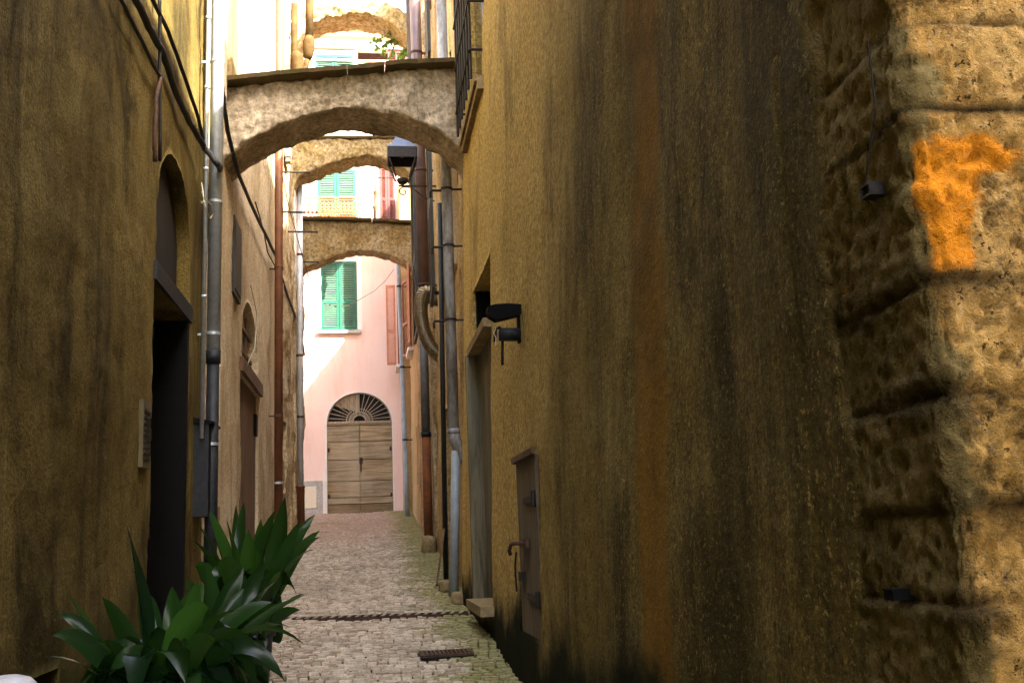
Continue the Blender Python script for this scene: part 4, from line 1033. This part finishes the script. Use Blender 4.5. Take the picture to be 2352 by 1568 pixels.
mb.tube([b0.lerp(b1, t) for t, r_ in prof], [r_ for t, r_ in prof], 12); mb.build('finial_post', M['plank'], rl, True)

# ================================================================ ARCHES
def interp(pl, x):
    if x <= pl[0][0]: return pl[0][1] + (pl[1][1]-pl[0][1])/(pl[1][0]-pl[0][0])*(x-pl[0][0])
    for (a, b), (c, d) in zip(pl, pl[1:]):
        if x <= c: return b + (d-b)*(x-a)/(c-a)
    (a, b), (c, d) = pl[-2], pl[-1]; return b + (d-b)/(c-a)*(x-a)
def arch(label, Yf, thick, topl, botl, mat, x0, x1, nx=110, nt=16, amp=.03, copth=.07, over=.1, copsegs=None, seed=0, cop=True):
    tp = [(aY(x, y, Yf).x, aY(x, y, Yf).z) for x, y in topl]; bt = [(aY(x, y, Yf).x, aY(x, y, Yf).z) for x, y in botl]
    th = thing('buttress_arch', ((x0+x1)/2, Yf, interp(bt, x0)), label, 'arch', 'masonry arches propping the lane walls')
    mb = MB(); xs = [x0+(x1-x0)*i/nx for i in range(nx+1)]; nl = []
    def d(x, z, s): return V((amp*.5*fbm(V((x*5, z*5, seed+s+3)), 3), amp*fbm(V((x*3, z*3, seed+s)), 4) + amp*.55*fbm(V((x*11, z*11, seed+s+5)), 3), amp*.5*fbm(V((x*6, z*6, seed+s+7)), 3)))
    rows = []
    nd = max(4, int(thick/.07))
    for x in xs:
        zt_ = interp(tp, x) - (copth if cop else 0); zb = interp(bt, x); zb += .02*fbm(V((x*9, seed, 1)), 3)
        prof = []
        for k in range(nt+1): t = k/nt; prof.append((Yf, zt_+(zb-zt_)*t, 0))
        for k in range(1, nd+1): prof.append((Yf+thick*k/nd, zb, 1))
        for k in range(1, nt//2+1): t = k/(nt//2); prof.append((Yf+thick, zb+(zt_-zb)*t, 2))
        rows.append([V((x, y, z)) + (d(x, z+s*5+(y-Yf)*1.7, s) if 1 else V()) for y, z, s in prof])
    m_ = len(rows[0]); mb.v = [p for r_ in rows for p in r_]
    for i in range(nx):
        for k in range(m_-1): mb.f.append((i*m_+k, i*m_+k+1, (i+1)*m_+k+1, (i+1)*m_+k)); mb.mi.append(0)
        mb.f.append((i*m_+m_-1, i*m_, (i+1)*m_, (i+1)*m_+m_-1)); mb.mi.append(0)
    mb.build('masonry', mat, th, True)
    if cop:
        cb = MB(); segs = copsegs or [(x0, x1)]
        for (a, b) in segs:
            n = max(2, int((b-a)/.06)); ch = ru(-.006, .008)
            vs = []
            for i in range(n+1):
                x = a+(b-a)*i/n; z = interp(tp, x)+ch; w1 = .012*fbm(V((x*7, seed, 4)), 3)
                for (yy_, zz) in ((Yf-over+w1*2, z-copth*.98), (Yf-over-.01+w1*2, z-.012+w1), (Yf-over+.02, z+w1), (Yf+thick/2, z+.035+w1), (Yf+thick+over, z+w1), (Yf+thick+over, z-copth*.98)):
                    vs.append(V((x, yy_, zz)))
            fs = [(i*6+k, i*6+(k+1) % 6, (i+1)*6+(k+1) % 6, (i+1)*6+k) for i in range(n) for k in range(6)] + [(5,4,3,2,1,0), tuple(n*6+k for k in range(6))]
            cb.add(vs, fs)
        cb.build('coping', M['slate'], th)
    return th
top1 = [(518,189),(658,174),(822,161),(919,151),(1050,146)]
bot1 = [(508,372),(540,344),(580,317),(626,293),(674,274),(728,258),(782,248),(808,245),(862,253),(916,262),(970,279),(1010,301),(1050,333),(1075,358)]
arch('nearest grey rubble arch with a slate coping, in front of the street lantern', 11.1, .72, top1, bot1, M['arch'], -1.6, 1.28, 150, 20, .045, .06, .17,
     [(-1.58, -.9), (-.895, -.16), (-.155, .27), (.275, 1.27)], 1)
topC = [(660,330),(690,320),(743,312),(805,313),(905,312),(960,318)]
botC = [(672,440),(680,415),(690,402),(718,392),(754,376),(792,366),(820,359),(843,354),(869,358),(895,368),(933,389),(955,410)]
arch('ochre rubble arch behind the lantern, second up from the lowest arch', 21.0, .7, topC, botC, M['arch_warm'], -1.6, 1.3, 80, 12, .07, .06, .03, None, 2)
topB = [(690,501),(800,503),(880,506),(946,510),(960,512)]
botB = [(690,622),(702,614),(728,604),(748,596),(779,583),(818,575),(856,576),(895,586),(928,601),(948,619),(960,632)]
arch('lowest ochre rubble arch with a mossy slab top, framing the pink house', 23.1, .5, topB, botB, M['arch_warm'], -1.6, 1.35, 80, 12, .05, .07, .16, [(-1.58, .2), (.205, 1.33)], 3)
topA = [(700,24),(717,16),(763,4),(805,-3),(850,-2),(890,8),(940,32)]
botA = [(690,85),(718,50),(755,38),(806,30),(835,32),(870,40),(900,54),(940,84)]
arch('topmost brown mossy arch at the top edge of the photo, above the cream cornice', 20.9, .8, topA, botA, M['arch_warm'], -1.6, 1.3, 70, 10, .07, .05, .02, None, 4, cop=False)

# ================================================================ LANTERN
Yl = 16.0
q = lambda x, y: aY(x, y, Yl)
lc = q(923, 348); ln = thing('street_lantern', q(923, 445), 'black street lantern with a blue-grey cap on a scroll bracket, right of the second arch', 'street lamp')
cxl = lc.x; z0 = q(923, 348).z; hw = (q(956,348).x-q(890,348).x)/2
def sq(mb, z, ha, z2, hb): mb.obox(V((cxl, Yl, (z+z2)/2)), V((1,0,0)), V((0,1,0)), V((0,0,1)), 2*ha, 2*ha, z2-z, 0, hb/ha); return mb
zt = q(923, 319).z
mb = MB(); sq(mb, z0, hw, z0+.03, hw*.95); sq(mb, z0+.03, hw*.80, z0+(zt-z0)*.62, hw*.60); sq(mb, z0+(zt-z0)*.62, hw*.60, zt, hw*.42); mb.build('cap', M['lampcap'], ln)
zb = q(923, 372).z; z1 = q(923, 413).z
mb = MB(); fr = hw*.96
for s in (-1, 1):
    mb.box(cxl-fr, cxl+fr, Yl+s*fr-.015, Yl+s*fr+.015, zb, z0-.002); mb.box(cxl+s*fr-.015, cxl+s*fr+.015, Yl-fr+.0151, Yl+fr-.0151, zb, z0-.002)
for sx in (-1, 1):
    for sy in (-1, 1): mb.beam((cxl+sx*fr*.95, Yl+sy*fr*.95, zb), (cxl+sx*fr*.45, Yl+sy*fr*.45, z1), .024)
mb.build('frame', M['iron'], ln)
mb = MB(); mb.box(cxl-fr+.02, cxl+fr-.02, Yl-fr+.02, Yl+fr-.02, z0-.02, z0-.005); mb.build('reflector', M['lampglass'], ln)
mb = MB(); mb.lathe((cxl, Yl, z0-.11), [(.01, 0), (.035, .02), (.045, .055), (.03, .085), (.02, .095)], 14); mb.build('bulb', M['bulb'], ln, True)
z2 = q(923, 423).z
mb = MB(); mb.lathe((cxl, Yl, z2), [(.03, 0), (.07, .012), (.085, .035), (.095, .06), (.095, z1-z2+.01)], 20); mb.build('base_cup', M['iron'], ln, True)
za = q(923, 427).z
mb = MB(); mb.tube([V((cxl-.07, Yl, za)), V((1.2, Yl, za))], .016, 8); mb.tube([V((cxl, Yl, za)), V((cxl, Yl, z2+.01))], .022, 8)
sp = []
for i in range(30):
    a = i/29*1.7*math.pi*1.25; r_ = .085*(1-i/40); sp.append(V((cxl-.01-r_*math.sin(a)*.9+.02, Yl, za-.10+r_*math.cos(a)*.9)))
sp = [V((1.16, Yl, za-.26)), V((1.0, Yl, za-.20)), V((cxl+.18, Yl, za-.05)), V((cxl+.09, Yl, za-.025))] + sp
mb.tube(sp, .012, 8); mb.build('scroll_bracket', M['iron'], ln, True)

# ================================================================ PLANTS
def leaf(mb, at, base, tip, width, sag, tone, up=None, twist=0.0, n=11, stalk=.22):
    base = V(base); tip = V(tip); L = (tip-base).length
    sag += .10; mid = (base+tip)/2 + V((ru(-.06,.06)*L, ru(-.06,.06)*L, sag*L)); 
    rows = []
    side0 = (tip-base).cross(V((0,0,1)))
    if side0.length < .05: side0 = V((1, -.4, 0))
    side0.normalize(); view = base.normalized(); sv = (tip-base).cross(view)
    if sv.length > .02:
        sv.normalize(); sv = sv if sv.dot(side0) > 0 else -sv; fb = .10+.62*abs(math.sin(base.x*91+tip.z*57)); side0 = (side0*(1-fb)+sv*fb).normalized()
    side0 = (side0*math.cos(twist) + V((0,0,1))*math.sin(twist)).normalized()
    m = 5; b0 = len(mb.v); tws = ru(-1.0, 1.0)
    for i in range(n+1):
        t = i/n; p = base*(1-t)**2 + mid*(2*t*(1-t)) + tip*t*t
        tg = ((mid-base)*(2*(1-t)) + (tip-mid)*(2*t)).normalized()
        sd = (side0 - tg*side0.dot(tg)).normalized(); nr = sd.cross(tg); ca = tws*t; sd, nr = sd*math.cos(ca)+nr*math.sin(ca), nr*math.cos(ca)-sd*math.sin(ca)
        if t < stalk: w_ = .05 + .1*(t/stalk)**2
        else:
            s = (t-stalk)/(1-stalk); w_ = max(.0, (math.sin(math.pi*min(1, s**.80))**.75))*(1 if s < 1 else 0) + .15*(1-s)**3
        w_ *= width*.58
        for k in range(m):
            v = (k-(m-1)/2)/((m-1)/2)
            p_ = p + sd*(v*w_) + nr*(abs(v)**1.3*w_*.30) + nr*(.01*math.sin(t*9+v*3)*w_*8)
            mb.v.append(p_); at[0].append(tone); at[1].append(v*.5+.5)
    for i in range(n):
        for k in range(m-1):
            a = b0+i*m+k; mb.f.append((a, a+1, a+m+1, a+m)); mb.mi.append(0)
def plant(name_label, c, rim_z, pot_r, tips, nrand, hgt, spread, seed):
    random.seed(seed)
    gz = lanez(c[0], c[1]); th = thing('potted_aspidistra', (c[0], c[1], gz), name_label, 'potted plant', 'aspidistras in dark pots')
    H = rim_z-gz
    mb = MB(); mb.lathe((c[0], c[1], gz), [(pot_r*.72, 0), (pot_r*.74, .01), (pot_r*.95, H*.86), (pot_r*1.06, H*.865), (pot_r*1.08, H), (pot_r*.96, H), (pot_r*.92, H-.03)], 32)
    mb.build('pot', M['pot'], th, True)
    MB().lathe((c[0], c[1], rim_z-.05), [(pot_r*.93, 0), (pot_r*.93, .012), (pot_r*.5, .02), (.01, .022)], 24).build('soil', M['soil'], th, True)
    lf = MB(); at = ([], [])
    def bs(dx=0, dy=0): return V((c[0]+ru(-.5, .5)*pot_r + dx, c[1]+ru(-.5, .5)*pot_r + dy, rim_z-.04))
    for tpt in tips:
        (x, y, dY, wd, sg, tone) = tpt[:6]; tw = tpt[6] if len(tpt) > 6 else ru(-.3, .3)
        t_ = aY(x, y, c[1]+dY); b = bs((t_.x-c[0])*.15, dY*.15)
        leaf(lf, at, b, t_, wd, sg, tone, None, tw)
    for i in range(nrand):
        a = ru(0, 2*math.pi); r_ = spread*ru(.35, 1)*(1.0); z = rim_z + hgt*ru(-.5, .75)*(1.1-.6*r_/spread)
        t_ = V((c[0]+math.cos(a)*r_, c[1]+math.sin(a)*r_*.9, z)); t_.x = max(t_.x, XL+.06)
        if t_.x > -.52 : t_.x = -.52 - ru(0, .1)
        leaf(lf, at, bs(math.cos(a)*.03, math.sin(a)*.03), t_, ru(.085, .13), ru(.35, 1.15), ru(0, .6)**1.8, None, ru(-.6, .6))
    lf.at['tone'] = at[0]; lf.at['across'] = at[1]
    lf.build('leaves', M['leaf'], th, True)
plant('tall aspidistra in a dark pot, standing farther back beside the lane', (-.74, 6.55), -.46, .17,
  [(482,1172,.1,.10,.02,.75),(455,1205,.0,.085,.05,.6),(520,1190,-.1,.09,.0,.9),(542,1158,.2,.075,.0,.35),(560,1150,.1,.07,.02,.2),(600,1190,-.05,.10,.0,.85),(655,1142,.0,.125,.0,.30),(632,1170,-.1,.10,.0,.5),
   (735,1218,.0,.085,.15,.55),(724,1180,.2,.07,.1,.4),(738,1232,-.1,.09,.22,.6),(715,1205,.1,.075,.1,.45),(722,1262,-.2,.075,.3,.5),(684,1372,-.25,.10,.75,.55),(440,1240,-.1,.08,.2,.3),(448,1300,-.2,.09,.35,.6),(505,1285,-.3,.12,.35,.65),
   (570,1215,-.2,.09,.05,.95),(690,1195,-.15,.08,.03,.35),(655,1300,-.3,.07,.2,.95),(600,1330,-.3,.09,.3,.2)], 105, .46, .38, 11)
plant('spreading aspidistra in a dark pot, nearest the lower left corner', (-.93, 5.05), -.71, .16,
  [(291,1208,.05,.085,.0,.0,.2),(235,1370,-.05,.085,.1,.25),(145,1350,.0,.05,.05,.5),(120,1458,-.1,.075,.35,.2),(112,1508,-.15,.03,.2,.45),(135,1410,.0,.06,.3,.2),(320,1350,.1,.07,.1,.5),(345,1365,.15,.06,.2,.2),
   (455,1330,.1,.10,.05,.75),(480,1395,-.1,.11,.4,1.0),(468,1340,.2,.11,.15,.7),(625,1382,.1,.075,.25,.35),(560,1400,-.1,.06,.3,.5),(705,1363,.3,.06,.1,.3),(700,1480,.0,.075,.5,.35),(608,1498,-.15,.08,.62,.3),(655,1565,-.1,.07,.7,.1),(640,1550,.1,.06,.6,.15),
   (430,1500,-.35,.085,.5,.15),(300,1560,-.3,.09,.5,.1),(500,1470,-.3,.09,.45,.5),(210,1480,-.2,.08,.4,.1),(395,1345,.1,.09,.1,.45),(560,1350,.25,.09,.1,.2)], 135, .40, .44, 12)
plant('dense dark aspidistra in a dark pot, standing between the other two', (-.86, 5.85), -.66, .17,
  [(470,1290,.1,.09,.1,.35),(560,1300,.1,.10,.05,.25),(640,1330,.0,.09,.15,.4),(690,1400,.0,.075,.3,.45),(700,1362,.1,.06,.2,.3),(610,1290,.2,.09,.05,.15),(425,1330,.1,.08,.2,.3),(665,1440,-.1,.08,.4,.4),(650,1385,-.1,.09,.2,.3)], 95, .44, .38, 13)
random.seed(5)
# green twig hanging into the gap at the top
Yv = 21.5
vn = thing('hanging_creeper', aY(945, 90, Yv), 'sprig of green creeper hanging from the right wall under the topmost arch', 'creeper')
sb = MB(); vl = MB(); at = ([], [])
for (pts) in (((950,60),(915,72),(880,70),(852,66)), ((950,85),(915,92),(890,100),(868,112)), ((950,70),(925,80),(905,110),(893,140)), ((950,100),(930,118),(915,128)), ((950,50),(930,45),(905,58)), ((940,60),(900,62),(865,48)), ((945,75),(900,90),(878,128)), ((945,110),(925,135),(905,150)), ((930,70),(885,84),(855,98))):
    P = [aY(x, y, Yv+ru(-.2, .2)) for x, y in pts]; sb.tube(P, [.014]*(len(P)-1)+[.005], 6)
    for a, b in zip(P, P[1:]):
        for k in range(15):
            p = a.lerp(b, rnd()); d = V((ru(-1,1), ru(-1,1), ru(-1.1,.6))).normalized()*ru(.06, .15)
            leaf(vl, at, p, p+d, ru(.045, .075), .15, rnd(), None, ru(-1, 1), n=5, stalk=.1)
vl.at['tone'] = at[0]; vl.at['across'] = at[1]
sb.build('stems', M['bark'], vn, True); vl.build('leaves', M['vine'], vn, True)
# thin line across the pink wall
mb = MB(); P = [f_(737,693,26.6), f_(770,704,26.6), f_(800,702,26.6), f_(822,690,26.6), f_(860,668,26.6), f_(885,645,26.6), f_(905,618,26.6)]
mb.tube(P, .007, 6); solo(mb, 'washing_line', M['ironbrown'], 'thin dark line sagging across the pink wall in front of the lowest green shutters', 'cable')

# --- unseen block added behind the viewpoint on the right to shade the square
h0 = thing('shade_block', (9, -6, G(-6)), 'plain ochre block added unseen behind the viewpoint to shade the small square', 'house')
MB().box(2.2, 20, -14, -5.5, -2.5, 17.5).build('wall', M['r2'], h0)
MB().box(2.0, 20.2, -14.2, -5.3, 17.503, 17.7).build('roof', M['roof'], h0)

# ================================================================ LIGHT
AZ, EL = math.radians(45), math.radians(42)     # sun behind the viewer's right shoulder
w = bpy.data.worlds.new("World"); SC.world = w; w.use_nodes = True
nt = w.node_tree; bg = nt.nodes['Background']; sky = nt.nodes.new('ShaderNodeTexSky'); sky.sky_type = 'NISHITA'; sky.sun_disc = False
sd = V((math.sin(AZ)*math.cos(EL), -math.cos(AZ)*math.cos(EL), math.sin(EL)))    # towards the sun
sky.sun_elevation = EL; sky.sun_rotation = math.atan2(sd.x, sd.y)
sky.air_density = 1.0; sky.dust_density = 5; sky.ozone_density = .3
nt.links.new(sky.outputs[0], bg.inputs[0]); bg.inputs[1].default_value = .15
sl = bpy.data.lights.new("sun", 'SUN'); sl.energy = 3.6; sl.angle = math.radians(.5); sl.color = (1, .93, .80)
so = bpy.data.objects.new("sun", sl); C.objects.link(so); so.rotation_euler = sd.to_track_quat('Z', 'Y').to_euler()
SC.view_settings.view_transform = 'Standard'; SC.view_settings.look = 'None'; SC.view_settings.gamma = 1; SC.view_settings.exposure = 3.55
SC.cycles.max_bounces = 8; SC.cycles.diffuse_bounces = 6
SC.cycles.use_denoising = True
